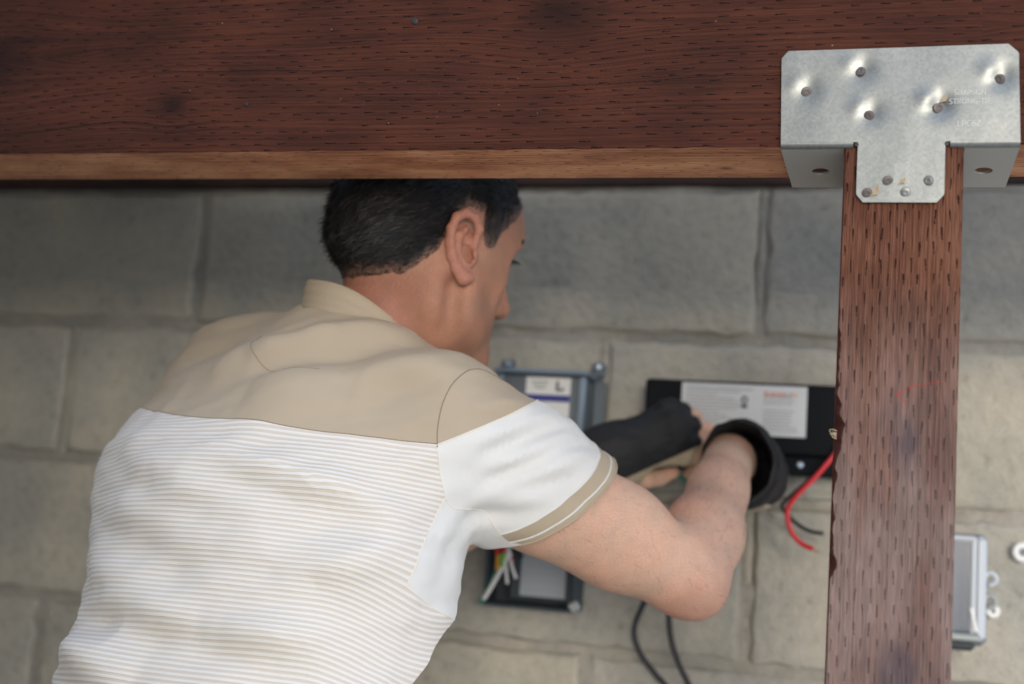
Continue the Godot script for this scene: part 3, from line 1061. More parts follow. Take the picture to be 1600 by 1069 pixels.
		var bend := grid_mesh(20, 8, func(u: float, w: float) -> Vector3:
			var a := w * PI * 0.5
			var x := lerpf(in0, in1, u)
			return o + Vector3(x, -0.0022 + 0.0045 - sin(a) * 0.0045 - 0.0002, T + 0.0012 - 0.0045 + cos(a) * 0.0045), uv)
		obj("fold", bend, M.galv, br)
	for x in [0.0093, 0.0761]:
		st = st_new()
		add_lathe(st, PackedVector2Array([Vector2(0.0016, 0.0), Vector2(0.0016, T + 0.0014), Vector2(0.0, T + 0.00145)]), Transform3D(Basis.IDENTITY, o + Vector3(x, 0.0002, 0)), 16)
		obj("relief_hole_disc", st.commit(), M.black, br)  # black disc stands in for the dark inside a hole
	# nails
	var nails := [[-0.031, 0.0444, 0], [0.0104, 0.0598, 0], [0.0179, 0.024, 0], [0.0688, 0.0293, 0], [0.1136, 0.0515, 0], [0.0334, -0.0289, 0], [0.0184, -0.0386, 0], [0.047, -0.0381, 1], [0.0637, -0.029, 1]]
	for k in nails.size():
		var nl = nails[k]
		st = st_new()
		var tilt := Basis(Vector3(h1(k) - 0.5, h1(k + 20.0) - 0.5, 0.0).normalized(), 0.4)
		var r := 0.0041
		add_lathe(st, PackedVector2Array([Vector2(r * 0.85, -0.002), Vector2(r, 0.0008), Vector2(r * 0.93, 0.0017), Vector2(r * 0.45, 0.0021), Vector2(r * 0.35, 0.0017), Vector2(0.0, 0.0016)]), Transform3D(tilt, o + Vector3(nl[0], nl[1] + 0.0015 * 0.0, T + 0.0008 + dent.call(nl[0], nl[1]) * 0.8)), 14)
		obj("nail", st.commit(), M.nail_bright if nl[2] else M.nail, br)
	# slivers of wood fibre and bright torn zinc beside some nails
	for f in [[0.0184, -0.0386, 0.006, 0.0008, 0.004, 0.0035], [0.0455, -0.0345, -0.001, 0.005, 0.003, 0.0025], [0.0715, 0.0335, 0.002, 0.002, 0.0035, 0.0025], [0.0295, -0.036, -0.004, 0.001, 0.001, 0.003]]:
		st = st_new()
		var c := o + Vector3(f[0] + f[2], f[1] + f[3], T + 0.0017)
		tri(st, c + Vector3(-f[4], -f[5], 0), c + Vector3(f[4] * 0.4, -f[5] * 0.8, 0.0015), c + Vector3(f[4] * 0.8, f[5] * 1.2, 0.001), Vector3.BACK)
		tri(st, c + Vector3(-f[4], -f[5], 0), c + Vector3(f[4] * 0.8, f[5] * 1.2, 0.001), c + Vector3(-f[4] * 0.5, f[5] * 0.4, 0.0008), Vector3.BACK)
		obj("wood_fibre", st.commit(), M.peel, br)
	# stamped lettering
	for tx in [["SIMPSON", 0.0800, 0.0405, 5.6, 0.0], ["STRONG-TIE", 0.0768, 0.0335, 5.6, 0.0], ["LPC6Z", 0.0830, 0.0158, 6.4, 0.0], ["SIMPSON", 0.0392, -0.0155, 3.6, -PI / 2], ["STRONG-TIE", 0.0475, -0.0140, 3.6, -PI / 2]]:
		var tm := TextMesh.new()
		var f := SystemFont.new()
		f.font_names = PackedStringArray(["Droid Sans"])
		tm.font = f
		tm.text = tx[0]
		tm.font_size = 32
		tm.pixel_size = tx[3] / 32.0 / 1000.0
		tm.depth = 0.00035
		tm.horizontal_alignment = HORIZONTAL_ALIGNMENT_LEFT
		tm.curve_step = 2.0
		obj("stamped_lettering", tm, M.galv_mark, br, Transform3D(Basis(Vector3.BACK, tx[4]), o + Vector3(tx[1], tx[2], T + 0.00155 + (-0.0002 if tx[2] < 0.0 else 0.0))))
	# a long thin scratch
	var sc := PackedVector3Array()
	for i in 14:
		var t := i / 13.0
		sc.append(o + Vector3(lerpf(-0.028, -0.006, t), 0.0195 + 0.030 * t * t, T + 0.00115 + dent.call(lerpf(-0.028, -0.006, t), 0.0195 + 0.030 * t * t)))
	st = st_new()
	add_tube(st, sc, 0.00022, 5)
	obj("scratch", st.commit(), M.nail_bright, br)

# ------------------------------------------------------------------ fixtures on the wall
func build_enclosure() -> void:
	# tall grey metal box: closed upper cover with a label, open dark wiring compartment below
	var e := thing("electrical_enclosure", "blue-grey metal electrical box with a label and an open lower wiring compartment", "electrical box", Vector3(-0.372, -0.42, -0.62))
	var b := Basis(Vector3.BACK, -0.012)
	var o := -e.position
	var x0 := -0.4335
	var x1 := -0.3165
	var xm := (x0 + x1) * 0.5
	var w := x1 - x0
	obj("upper_cover", box_mesh(o + Vector3(xm, -0.205, -0.586), Vector3(w - 0.004, 0.158, 0.066), 0.003), M.box_grey, e)
	obj("cover_rim", box_mesh(o + Vector3(xm, -0.1225, -0.582), Vector3(w + 0.006, 0.006, 0.078), 0.002), M.box_rim, e)
	obj("cover_rim", box_mesh(o + Vector3(x1 - 0.0045, -0.2055, -0.550), Vector3(0.009, 0.158, 0.008), 0.002), M.box_rim, e)
	obj("cover_rim", box_mesh(o + Vector3(x0 + 0.0045, -0.2055, -0.550), Vector3(0.009, 0.158, 0.008), 0.002), M.box_rim, e)
	obj("side_flange", box_mesh(o + Vector3(x1 + 0.006, -0.208, -0.612), Vector3(0.016, 0.166, 0.006), 0.001), M.box_grey, e)
	for x in [x0 - 0.001, x1 + 0.004]:
		var st := st_new()
		add_box(st, o + Vector3(x, -0.1115, -0.605), Vector3(0.018, 0.020, 0.012), 0.003)
		obj("mounting_ear", st.commit(), M.box_grey, e)
		st = st_new()
		add_lathe(st, PackedVector2Array([Vector2(0.0052, 0.0), Vector2(0.0052, 0.003), Vector2(0.0035, 0.0055), Vector2(0.0, 0.006)]), Transform3D(Basis.IDENTITY, o + Vector3(x, -0.1075, -0.599)), 12)
		obj("screw", st.commit(), M.screw, e)
	var lab := obj("label", box_mesh(o + Vector3(-0.3655, -0.178, -0.5524), Vector3(0.058, 0.098, 0.0012), 0.0002), M.label_white, e)
	obj("blue_band", box_mesh(o + Vector3(-0.3655, -0.1552, -0.5513), Vector3(0.058, 0.0085, 0.0006), 0.0001), M.print_blue, lab)
	var st5 := st_new()
	add_box(st5, o + Vector3(-0.3535, -0.1395, -0.5514), Vector3(0.0035, 0.012, 0.0005), 0.0001)
	add_box(st5, o + Vector3(-0.3505, -0.1445, -0.5514), Vector3(0.0085, 0.0028, 0.0005), 0.0001)
	add_box(st5, o + Vector3(-0.3462, -0.1430, -0.5514), Vector3(0.002, 0.004, 0.0005), 0.0001)
	for k in 3:
		add_box(st5, o + Vector3(-0.376, -0.1345 - 0.0042 * k, -0.5514), Vector3(0.022 - 0.004 * k, 0.0010, 0.0004), 0.0001)
	obj("printed_mark", st5.commit(), M.print_dark, lab)
	# lower compartment: back pan, side walls, inner component with label
	obj("back_pan", box_mesh(o + Vector3(xm, -0.352, -0.613), Vector3(w - 0.004, 0.130, 0.006), 0.001), M.box_dark, e)
	obj("side_wall", box_mesh(o + Vector3(x1 - 0.002, -0.352, -0.588), Vector3(0.003, 0.134, 0.056), 0.001), M.box_dark, e)
	obj("side_wall", box_mesh(o + Vector3(x0 + 0.002, -0.352, -0.588), Vector3(0.003, 0.134, 0.056), 0.001), M.box_dark, e)
	obj("bottom_wall", box_mesh(o + Vector3(xm, -0.4165, -0.585), Vector3(w, 0.004, 0.062), 0.001), M.box_dark, e)
	obj("inner_unit", box_mesh(o + Vector3(-0.362, -0.3515, -0.592), Vector3(0.084, 0.116, 0.040), 0.003), M.box_dark, e)
	var lab2 := obj("label", box_mesh(o + Vector3(-0.3600, -0.3760, -0.5714), Vector3(0.058, 0.054, 0.0012), 0.0002), M.label_grey, e)
	var st6 := st_new()
	for k in 5:
		add_box(st6, o + Vector3(-0.3600, -0.3560 - 0.0095 * k, -0.5706), Vector3(0.050, 0.0008, 0.0004), 0.0001)
	obj("printed_lines", st6.commit(), M.print_grey, lab2)
	obj("corner_tab", box_mesh(o + Vector3(-0.3155, -0.4105, -0.560), Vector3(0.013, 0.012, 0.010), 0.002, Basis(Vector3.BACK, 0.5)), M.tab, e)
	# wires that hang out of the compartment
	var wires := [
		["red_wire", M.red, [[-0.420, -0.262, -0.560], [-0.4225, -0.285, -0.545], [-0.4165, -0.322, -0.532], [-0.4085, -0.356, -0.529]], 0.0036],
		["red_wire", M.red, [[-0.412, -0.262, -0.560], [-0.4135, -0.285, -0.545], [-0.4075, -0.322, -0.532], [-0.4005, -0.354, -0.529]], 0.0036],
		["white_wire", M.white, [[-0.396, -0.345, -0.530], [-0.3965, -0.358, -0.525], [-0.405, -0.376, -0.526], [-0.416, -0.396, -0.530], [-0.4245, -0.409, -0.534]], 0.0029],
		["green_wire", M.green, [[-0.4085, -0.368, -0.531], [-0.413, -0.382, -0.531], [-0.421, -0.398, -0.535], [-0.4305, -0.4155, -0.538]], 0.0028],
		["white_wire", M.white, [[-0.400, -0.352, -0.529], [-0.3975, -0.372, -0.53], [-0.3955, -0.388, -0.533]], 0.0022],
		["white_wire", M.white, [[-0.394, -0.350, -0.530], [-0.391, -0.366, -0.531], [-0.3850, -0.381, -0.534]], 0.0022],
		["black_wire", M.black, [[-0.375, -0.305, -0.555], [-0.388, -0.318, -0.540], [-0.393, -0.338, -0.545], [-0.388, -0.355, -0.565]], 0.0030],
	]
	for q in wires:
		var p := PackedVector3Array()
		for v in q[2]: p.append(o + Vector3(v[0], v[1], v[2]))
		obj(q[0], tube_mesh(p, q[3], 8), q[1], e)
	for q in [[M.yellow, Vector3(-0.4070, -0.364, -0.528)], [M.lime, Vector3(-0.4010, -0.361, -0.525)], [M.red, Vector3(-0.392, -0.360, -0.531)]]:
		var st := st_new()
		var s: float = 0.5 if q[0] == M.red else 1.0
		add_lathe(st, PackedVector2Array([Vector2(0.001, -0.011 * s), Vector2(0.0038 * s, -0.009 * s), Vector2(0.0046 * s, 0.006 * s), Vector2(0.003 * s, 0.009 * s), Vector2(0.0, 0.009 * s)]), Transform3D(Basis(Vector3.RIGHT, PI / 2 + 0.25), o + q[1]), 10)
		obj("wire_nut", st.commit(), q[0], e)

func build_driver() -> void:
	var d := thing("lighting_driver", "long black driver unit on the wall with a white printed label", "power supply", Vector3(-0.10, -0.23, -0.62))
	var o := -d.position
	obj("housing", box_mesh(o + Vector3(-0.1115, -0.1655, -0.597), Vector3(0.2665, 0.0865, 0.052), 0.003), M.driver, d)
	obj("wiring_cover", box_mesh(o + Vector3(-0.1115, -0.2205, -0.600), Vector3(0.2665, 0.0225, 0.046), 0.002), M.driver, d)
	for x in [-0.0525, -0.170]:
		var st := st_new()
		add_lathe(st, PackedVector2Array([Vector2(0.0042, 0.0), Vector2(0.0042, 0.0016), Vector2(0.0026, 0.003), Vector2(0.0, 0.003)]), Transform3D(Basis.IDENTITY, o + Vector3(x, -0.2195, -0.577)), 12)
		obj("screw", st.commit(), M.screw, d)
	var lab := obj("label", box_mesh(o + Vector3(-0.1230, -0.1565, -0.5706), Vector3(0.1520, 0.0615, 0.0010), 0.0002), M.label_white, d)
	var z := -0.56985
	# blocks of print too small to read: uneven dashes
	var st := st_new()
	for col in 2:
		var cx := -0.1925 if col == 0 else -0.0985
		var wide := 0.066 if col == 0 else 0.044
		for row in 13:
			if col == 1 and (row < 2 or row == 5): continue
			var y := -0.1315 - row * 0.0041
			var x := cx
			var end := cx + wide * (0.55 + 0.45 * h1(row * 3.7 + col)) * (1.35 if row == 0 and col == 0 else 1.0)
			var k := 0
			while x < end:
				var l := 0.0012 + 0.0035 * h1(row * 17.0 + k * 3.1 + col * 7.0)
				add_box(st, o + Vector3(x + l * 0.5, y, z), Vector3(l, 0.0013 if row > 0 else 0.0018, 0.0003), 0.00005)
				x += l + 0.0010
				k += 1
	obj("printed_lines", st.commit(), M.print_grey, lab)
	st = st_new()
	for k in 9:   # round mark over a square one
		var a := TAU * k / 8.0
		if k < 8:
			add_box(st, o + Vector3(-0.1215 + 0.0032 * cos(a), -0.1445 + 0.0038 * sin(a), z), Vector3(0.0022, 0.0026, 0.0003), 0.0001, Basis(Vector3.BACK, a))
	add_box(st, o + Vector3(-0.1215, -0.1525, z), Vector3(0.0072, 0.0040, 0.0003), 0.0001)
	obj("approval_mark", st.commit(), M.print_dark, lab)
	# orange lettering of the maker, blurred in the photograph: strokes of letter height
	st = st_new()
	var st2 := st_new()
	var st3 := st_new()
	var x := -0.0975
	for k in 11:
		var s: SurfaceTool = st if k < 7 else (st2 if k < 9 else st3)
		var hgt := 0.0066 if k == 0 else (0.0056 if k in [1, 5] else 0.0044)
		add_box(s, o + Vector3(x + 0.0005, -0.1365 + (hgt - 0.0044) * 0.5, z), Vector3(0.0010, hgt, 0.0003), 0.0001)
		if k % 3 != 1:
			add_box(s, o + Vector3(x + 0.0018, -0.1345, z), Vector3(0.0016, 0.0010, 0.0003), 0.0001)
			add_box(s, o + Vector3(x + 0.0018, -0.1382, z), Vector3(0.0016, 0.0010, 0.0003), 0.0001)
		if k % 2 == 0:
			add_box(s, o + Vector3(x + 0.0026, -0.1365, z), Vector3(0.0008, 0.0040, 0.0003), 0.0001)
		x += 0.0036
	obj("orange_lettering", st.commit(), M.print_orange, lab)
	obj("grey_lettering", st2.commit(), M.print_grey, lab)
	obj("amber_lettering", st3.commit(), M.print_amber, lab)

func wire(called: String, label: String, category: String, pts: Array, r: float, m: Material, tip := false) -> void:
	var base := Vector3(pts[0][0], pts[0][1], pts[0][2])
	var p := PackedVector3Array()
	for v in pts: p.append(Vector3(v[0], v[1], v[2]) - base)
	if tip:
		var t := thing(called, label, category, base)
		obj("insulation", tube_mesh(p, r, 12), m, t)
		var a := p[p.size() - 1]
		var d := (a - p[p.size() - 2]).normalized()
		obj("bare_end", tube_mesh(PackedVector3Array([a - d * 0.001, a + d * 0.004, a + d * 0.008 + Vector3(0, -0.001, 0)]), r * 0.55, 8), M.copper, t)
	else:
		var o := obj(called, tube_mesh(p, r, 12), m, null, Transform3D(Basis.IDENTITY, base))
		tag(o, label, category)

func build_wires() -> void:
	wire("red_wire", "thick red wire hanging from the black driver beside the post, bare copper end", "wire",
		[[0.012, -0.172, -0.572], [-0.0008, -0.1906, -0.55], [-0.0126, -0.2078, -0.548], [-0.0322, -0.2339, -0.546], [-0.0534, -0.2578, -0.547], [-0.0638, -0.2759, -0.55], [-0.0592, -0.2981, -0.552], [-0.0476, -0.3121, -0.553], [-0.0326, -0.3185, -0.55]], 0.0030, M.red, true)
	wire("black_wire", "thin black wire curling below the driver, behind the red wire", "wire",
		[[-0.0025, -0.186, -0.585], [-0.0085, -0.1964, -0.58], [-0.0371, -0.2327, -0.58], [-0.0675, -0.2631, -0.58], [-0.0714, -0.2715, -0.58], [-0.0614, -0.2841, -0.58], [-0.0421, -0.2965, -0.58], [-0.0218, -0.2996, -0.58]], 0.0026, M.black)
	wire("black_cable", "black cable bowing left out from below the elbow, the left one of two", "cable",
		[[-0.180, -0.235, -0.59], [-0.198, -0.30, -0.60], [-0.218, -0.360, -0.60], [-0.2369, -0.4028, -0.6], [-0.2463, -0.4349, -0.6], [-0.2375, -0.4613, -0.6], [-0.2161, -0.4862, -0.6], [-0.1952, -0.507, -0.6], [-0.16, -0.56, -0.6], [-0.15, -0.70, -0.61]], 0.0036, M.black)
	wire("black_cable", "black cable hanging almost straight below the elbow, the right one of two", "cable",
		[[-0.165, -0.235, -0.595], [-0.190, -0.31, -0.60], [-0.2051, -0.3844, -0.6], [-0.2044, -0.4116, -0.6], [-0.1995, -0.4422, -0.6], [-0.1877, -0.4718, -0.6], [-0.1738, -0.4972, -0.6], [-0.145, -0.56, -0.6], [-0.13, -0.70, -0.61]], 0.0036, M.black)
	wire("white_wire", "short white wire held between the gloved fingers", "wire",
		[[-0.150, -0.232, -0.585], [-0.162, -0.232, -0.575], [-0.172, -0.226, -0.563], [-0.176, -0.233, -0.560], [-0.183, -0.245, -0.562]], 0.0024, M.white)
	wire("green_wire", "short green wire below the fingertips of the gloved left hand", "wire",
		[[-0.158, -0.245, -0.585], [-0.175, -0.250, -0.572], [-0.190, -0.2465, -0.560], [-0.204, -0.2425, -0.556], [-0.212, -0.243, -0.556]], 0.0024, M.green)

func build_cover() -> void:
	var c := thing("outlet_cover", "clear plastic weatherproof outlet cover on the wall right of the post", "outlet cover", Vector3(0.11, -0.42, -0.62))
	var o := -c.position
	obj("base_plate", box_mesh(o + Vector3(0.109, -0.352, -0.610), Vector3(0.112, 0.128, 0.018), 0.006), M.cover_base, c)
	obj("outlet_detail", box_mesh(o + Vector3(0.1005, -0.3215, -0.588), Vector3(0.026, 0.010, 0.004), 0.001), M.box_rim, c)  # pale bar stands in for a bright reflection inside the cover
	obj("outlet_detail", box_mesh(o + Vector3(0.0995, -0.349, -0.586), Vector3(0.024, 0.026, 0.004), 0.006), M.print_dark, c)
	obj("receptacle", box_mesh(o + Vector3(0.100, -0.352, -0.595), Vector3(0.034, 0.066, 0.016), 0.004), M.black, c)
	# clear bubble: four walls and a front, thin
	var st := st_new()
	add_box(st, o + Vector3(0.103, -0.2925, -0.578), Vector3(0.092, 0.0025, 0.050), 0.001)
	add_box(st, o + Vector3(0.1482, -0.346, -0.578), Vector3(0.0025, 0.104, 0.050), 0.001)
	add_box(st, o + Vector3(0.0578, -0.346, -0.578), Vector3(0.0025, 0.104, 0.050), 0.001)
	add_box(st, o + Vector3(0.103, -0.346, -0.5525), Vector3(0.088, 0.104, 0.0025), 0.001)
	obj("clear_bubble", st.commit(), M.clear, c)
	obj("bubble_rim", box_mesh(o + Vector3(0.1455, -0.346, -0.5535), Vector3(0.0065, 0.108, 0.006), 0.002), M.clear_solid, c)
	obj("bubble_rim", box_mesh(o + Vector3(0.103, -0.2935, -0.5535), Vector3(0.090, 0.006, 0.006), 0.002), M.clear_solid, c)
	obj("bubble_rim", box_mesh(o + Vector3(0.1560, -0.350, -0.594), Vector3(0.014, 0.120, 0.016), 0.005), M.clear_solid, c)
	obj("lower_sill", box_mesh(o + Vector3(0.103, -0.4040, -0.572), Vector3(0.104, 0.009, 0.052), 0.003), M.tab, c)
	obj("slanted_brace", box_mesh(o + Vector3(0.1465, -0.384, -0.5500), Vector3(0.0045, 0.027, 0.003), 0.001, Basis(Vector3.BACK, 0.2)), M.white_plastic, c)
	obj("cable_slot", box_mesh(o + Vector3(0.108, -0.4135, -0.584), Vector3(0.084, 0.013, 0.034), 0.004), M.box_dark, c)
	for k in 2:
		var hp := PackedVector3Array()
		for i in 13:
			var a := -PI * 0.6 + TAU * 0.85 * i / 12.0
			hp.append(o + Vector3(0.1675 + 0.0062 * cos(a), -0.338 - 0.0255 * k + 0.0068 * sin(a), -0.594))
		obj("hinge_loop", tube_mesh(hp, 0.0028, 8), M.clear_solid if k == 0 else M.tab, c)
	var st2 := st_new()
	add_lathe(st2, PackedVector2Array([Vector2(0.0078, 0.0), Vector2(0.0078, 0.004), Vector2(0.0068, 0.0052), Vector2(0.0026, 0.0052), Vector2(0.0020, 0.004)]), Transform3D(Basis.IDENTITY, o + Vector3(0.1716, -0.3745, -0.602)), 18)
	obj("screw_boss", st2.commit(), M.white_plastic, c)
	st2 = st_new()
	add_lathe(st2, PackedVector2Array([Vector2(0.0021, 0.0), Vector2(0.0021, 0.0042), Vector2(0.0, 0.0042)]), Transform3D(Basis.IDENTITY, o + Vector3(0.1716, -0.3745, -0.602)), 12)
	obj("screw", st2.commit(), M.nail, c)
	var w := thing("round_grommet", "round white plastic grommet on the wall at the right edge", "grommet", Vector3(0.2035, -0.3045, -0.612))
	st2 = st_new()
	add_lathe(st2, PackedVector2Array([Vector2(0.0120, -0.008), Vector2(0.0120, 0.006), Vector2(0.0100, 0.0085), Vector2(0.0050, 0.0085), Vector2(0.0042, 0.004)]), Transform3D.IDENTITY, 24)
	obj("ring", st2.commit(), M.white_plastic, w)
	st2 = st_new()
	add_lathe(st2, PackedVector2Array([Vector2(0.0043, -0.006), Vector2(0.0043, 0.004), Vector2(0.0, 0.004)]), Transform3D.IDENTITY, 16)
	obj("plug", st2.commit(), M.cover_base, w)

# ------------------------------------------------------------------ the man
const HC := Vector3(-0.4125, -0.043, -0.2005)
const HR := Vector3(0.8382, -0.0218, 0.5436)
const HU := Vector3(0.0867, 0.9918, -0.094)
const HF := Vector3(0.537, -0.1261, -0.8332)
const HS := 0.945
const TA := Vector3(0.030, 0.969, -0.245)      # torso: up along the spine
const TF := Vector3(0.302, -0.243, -0.922)     # forward
const TR := Vector3(0.953, 0.046, 0.300)       # to his right
const TO := Vector3(-0.511, -0.24, -0.15)
const SHR := Vector3(-0.357, -0.238, -0.125)
const ELR := Vector3(-0.1445, -0.3520, -0.300)
const WRR := Vector3(-0.126, -0.2235, -0.468)
const SHL := Vector3(-0.621, -0.197, -0.25)
const ELL := Vector3(-0.440, -0.315, -0.405)
const WRL := Vector3(-0.2745, -0.226, -0.500)

func hd(r: float, u: float, f: float) -> Vector3:
	return HC + (HR * r + HU * u + HF * (f if f < 0.0 else f * 0.93)) * HS

func hair_mask(p: Vector3) -> float:
	# metres above the hairline, positive inside the hair
	var q := p - HC
	var r := q.dot(HR) / HS
	var u := q.dot(HU) / HS
	var f := q.dot(HF) / HS
	if f > 0.0: f /= 0.93
	var pts := [[-0.13, -0.058], [-0.085, -0.058], [-0.060, -0.050], [-0.042, -0.020], [-0.032, 0.014], [-0.018, 0.034], [0.006, 0.036], [0.0105, 0.008], [0.014, 0.001], [0.031, 0.004], [0.039, 0.024], [0.050, 0.034], [0.066, 0.052], [0.085, 0.070], [0.14, 0.085]]
	var line := 0.085
	for i in pts.size() - 1:
		if f >= pts[i][0] and f < pts[i + 1][0]:
			line = lerpf(pts[i][1], pts[i + 1][1], (f - pts[i][0]) / (pts[i + 1][0] - pts[i][0]))
	if f < -0.13: line = -0.058
	line += 0.0018 * sin(f * 420.0 + r * 60.0) * sin(f * 131.0 + 1.0) + 0.0016 * sin(p.x * 1500.0 + p.y * 300.0) * sin(p.z * 1300.0 + 2.0)
	return u - line

func head_field() -> Field:
	var f := Field.new()
	var ax := Basis(HR, HU, HF)
	f.ellipsoid(hd(0, 0.030, -0.006), ax, Vector3(0.0785, 0.098, 0.100) * HS, 0.02)
	f.ellipsoid(hd(0, 0.004, -0.045), ax, Vector3(0.066, 0.062, 0.056) * HS, 0.03)
	f.bone(hd(-0.026, 0.045, 0.062), hd(0.026, 0.045, 0.062), 0.034, 0.034, 0.03)       # forehead
	f.bone(hd(-0.030, 0.028, 0.083), hd(0.030, 0.028, 0.083), 0.0135, 0.0135, 0.02)     # brow
	f.bone(hd(0.042, -0.018, 0.060), hd(0.060, -0.006, 0.018), 0.017, 0.015, 0.03)      # cheekbones
	f.bone(hd(-0.042, -0.018, 0.060), hd(-0.060, -0.006, 0.018), 0.017, 0.015, 0.03)
	f.bone(hd(0.026, -0.052, 0.056), hd(0.036, -0.070, 0.034), 0.024, 0.025, 0.03)      # cheeks
	f.bone(hd(-0.026, -0.052, 0.056), hd(-0.036, -0.070, 0.034), 0.024, 0.025, 0.03)
	f.bone(hd(0.054, -0.068, 0.000), hd(0.018, -0.104, 0.070), 0.019, 0.018, 0.03)      # jaw
	f.bone(hd(-0.054, -0.068, 0.000), hd(-0.018, -0.104, 0.070), 0.019, 0.018, 0.03)
	f.bone(hd(0.050, -0.040, 0.004), hd(0.054, -0.068, 0.000), 0.022, 0.020, 0.03)
	f.bone(hd(-0.050, -0.040, 0.004), hd(-0.054, -0.068, 0.000), 0.022, 0.020, 0.03)
	f.bone(hd(-0.012, -0.104, 0.076), hd(0.012, -0.104, 0.076), 0.017, 0.017, 0.02)     # chin
	f.bone(hd(0, -0.070, 0.062), hd(0, -0.088, 0.066), 0.034, 0.028, 0.02)
	f.bone(hd(-0.014, -0.069, 0.093), hd(0.014, -0.069, 0.093), 0.0065, 0.0065, 0.008)  # lips
	f.bone(hd(-0.012, -0.079, 0.091), hd(0.012, -0.079, 0.091), 0.0075, 0.0075, 0.008)
	f.bone(hd(0, 0.016, 0.095), hd(0, -0.034, 0.119), 0.0085, 0.0125, 0.012)            # nose
	f.bone(hd(0.011, -0.040, 0.106), hd(0.014, -0.043, 0.094), 0.0085, 0.008, 0.007)
	f.bone(hd(-0.011, -0.040, 0.106), hd(-0.014, -0.043, 0.094), 0.0085, 0.008, 0.007)
	f.bone(hd(0, -0.050, -0.012), Vector3(-0.474, -0.185, -0.190), 0.054, 0.060, 0.03)  # neck
	f.bone(hd(0.058, -0.030, -0.022), Vector3(-0.415, -0.185, -0.205), 0.017, 0.015, 0.03)  # the neck's side muscle
	f.bone(Vector3(-0.474, -0.175, -0.187), Vector3(-0.490, -0.245, -0.175), 0.056, 0.08, 0.05)
	f.carve(hd(0.031, 0.009, 0.097), hd(0.034, 0.008, 0.094), 0.0135, 0.0125, 0.012)
	f.carve(hd(-0.031, 0.009, 0.097), hd(-0.034, 0.008, 0.094), 0.0135, 0.0125, 0.012)
	f.carve(hd(0.0755, -0.052, -0.012), hd(0.0705, -0.095, -0.006), 0.0040, 0.0042, 0.024)
	f.carve(hd(0.0085, -0.052, 0.108), hd(0.009, -0.043, 0.106), 0.0034, 0.002, 0.003)
	f.carve(hd(-0.0085, -0.052, 0.108), hd(-0.009, -0.043, 0.106), 0.0034, 0.002, 0.003)
	return f

func ear_field(side: float) -> Field:
	# ear plane: e(front, up, out)
	var f := Field.new()
	var c := hd(0.074 * side, -0.011, -0.010)
	var out := (HR * side * 0.90 - HF * 0.43).normalized()
	var up := (HU * 0.97 - HF * 0.22).normalized()
	var fr := up.cross(out).normalized()
	if fr.dot(HF) < 0.0: fr = -fr
	var e := func(a: float, b: float, o: float) -> Vector3: return c + (fr * a + up * b + out * o) * 0.94
	f.chain([e.call(0.006, -0.002, 0.004), e.call(0.011, 0.008, 0.007), e.call(0.0145, 0.020, 0.010), e.call(0.009, 0.031, 0.0135), e.call(-0.002, 0.0345, 0.017), e.call(-0.012, 0.029, 0.020), e.call(-0.0175, 0.017, 0.021), e.call(-0.0185, 0.003, 0.0205), e.call(-0.0155, -0.011, 0.018), e.call(-0.0095, -0.022, 0.014), e.call(-0.002, -0.031, 0.011), e.call(0.005, -0.030, 0.008)],
		[0.0030, 0.0034, 0.0038, 0.0040, 0.0042, 0.0042, 0.0041, 0.0040, 0.0042, 0.0050, 0.0064, 0.0056], 0.004)
	f.chain([e.call(0.000, 0.019, 0.011), e.call(-0.0075, 0.012, 0.0145), e.call(-0.010, 0.001, 0.0155), e.call(-0.0075, -0.010, 0.0130), e.call(-0.001, -0.016, 0.010), e.call(0.004, -0.0165, 0.009)], [0.0030, 0.0034, 0.0036, 0.0036, 0.0036, 0.003], 0.004)
	f.chain([e.call(0.0095, -0.012, 0.005), e.call(0.0085, -0.006, 0.0085), e.call(0.0095, 0.000, 0.006)], [0.004, 0.0046, 0.004], 0.004)
	f.ellipsoid(e.call(-0.003, 0.006, 0.0070), Basis((fr - out * 0.55).normalized(), up, (out + fr * 0.55).normalized()), Vector3(0.0165, 0.029, 0.0032), 0.004)
	f.ellipsoid(e.call(-0.003, -0.002, 0.000), Basis(fr, up, out), Vector3(0.012, 0.022, 0.010), 0.005)
	f.carve(e.call(0.001, -0.002, 0.010), e.call(0.003, -0.010, 0.009), 0.0055, 0.005, 0.003)
	return f

func arm_bones(f: Field, sh: Vector3, el: Vector3, wr: Vector3, bend_out: Vector3) -> void:
	var ua := (el - sh).normalized()
	var fa := (wr - el).normalized()
	f.bone(sh, sh.lerp(el, 0.35), 0.053, 0.0555, 0.02)
	f.bone(sh.lerp(el, 0.35), sh.lerp(el, 0.70) , 0.0555, 0.0500, 0.02)
	f.bone(sh.lerp(el, 0.70), el, 0.0475, 0.0345, 0.02)
	f.bone(sh.lerp(el, 0.45) + bend_out * 0.012, el + bend_out * 0.010 - ua * 0.02, 0.0400, 0.0290, 0.02)
	f.bone(el + bend_out * 0.017, el + bend_out * 0.023 + ua * 0.004, 0.0170, 0.0120, 0.018)
	f.bone(el + bend_out * 0.015, el.lerp(wr, 0.6) + bend_out * 0.012, 0.020, 0.016, 0.02)
	f.bone(el, el.lerp(wr, 0.32), 0.0345, 0.0395, 0.03)
	f.bone(el.lerp(wr, 0.32), el.lerp(wr, 0.70), 0.0392, 0.0300, 0.02)
	f.bone(el.lerp(wr, 0.70), wr, 0.0308, 0.0265, 0.02)

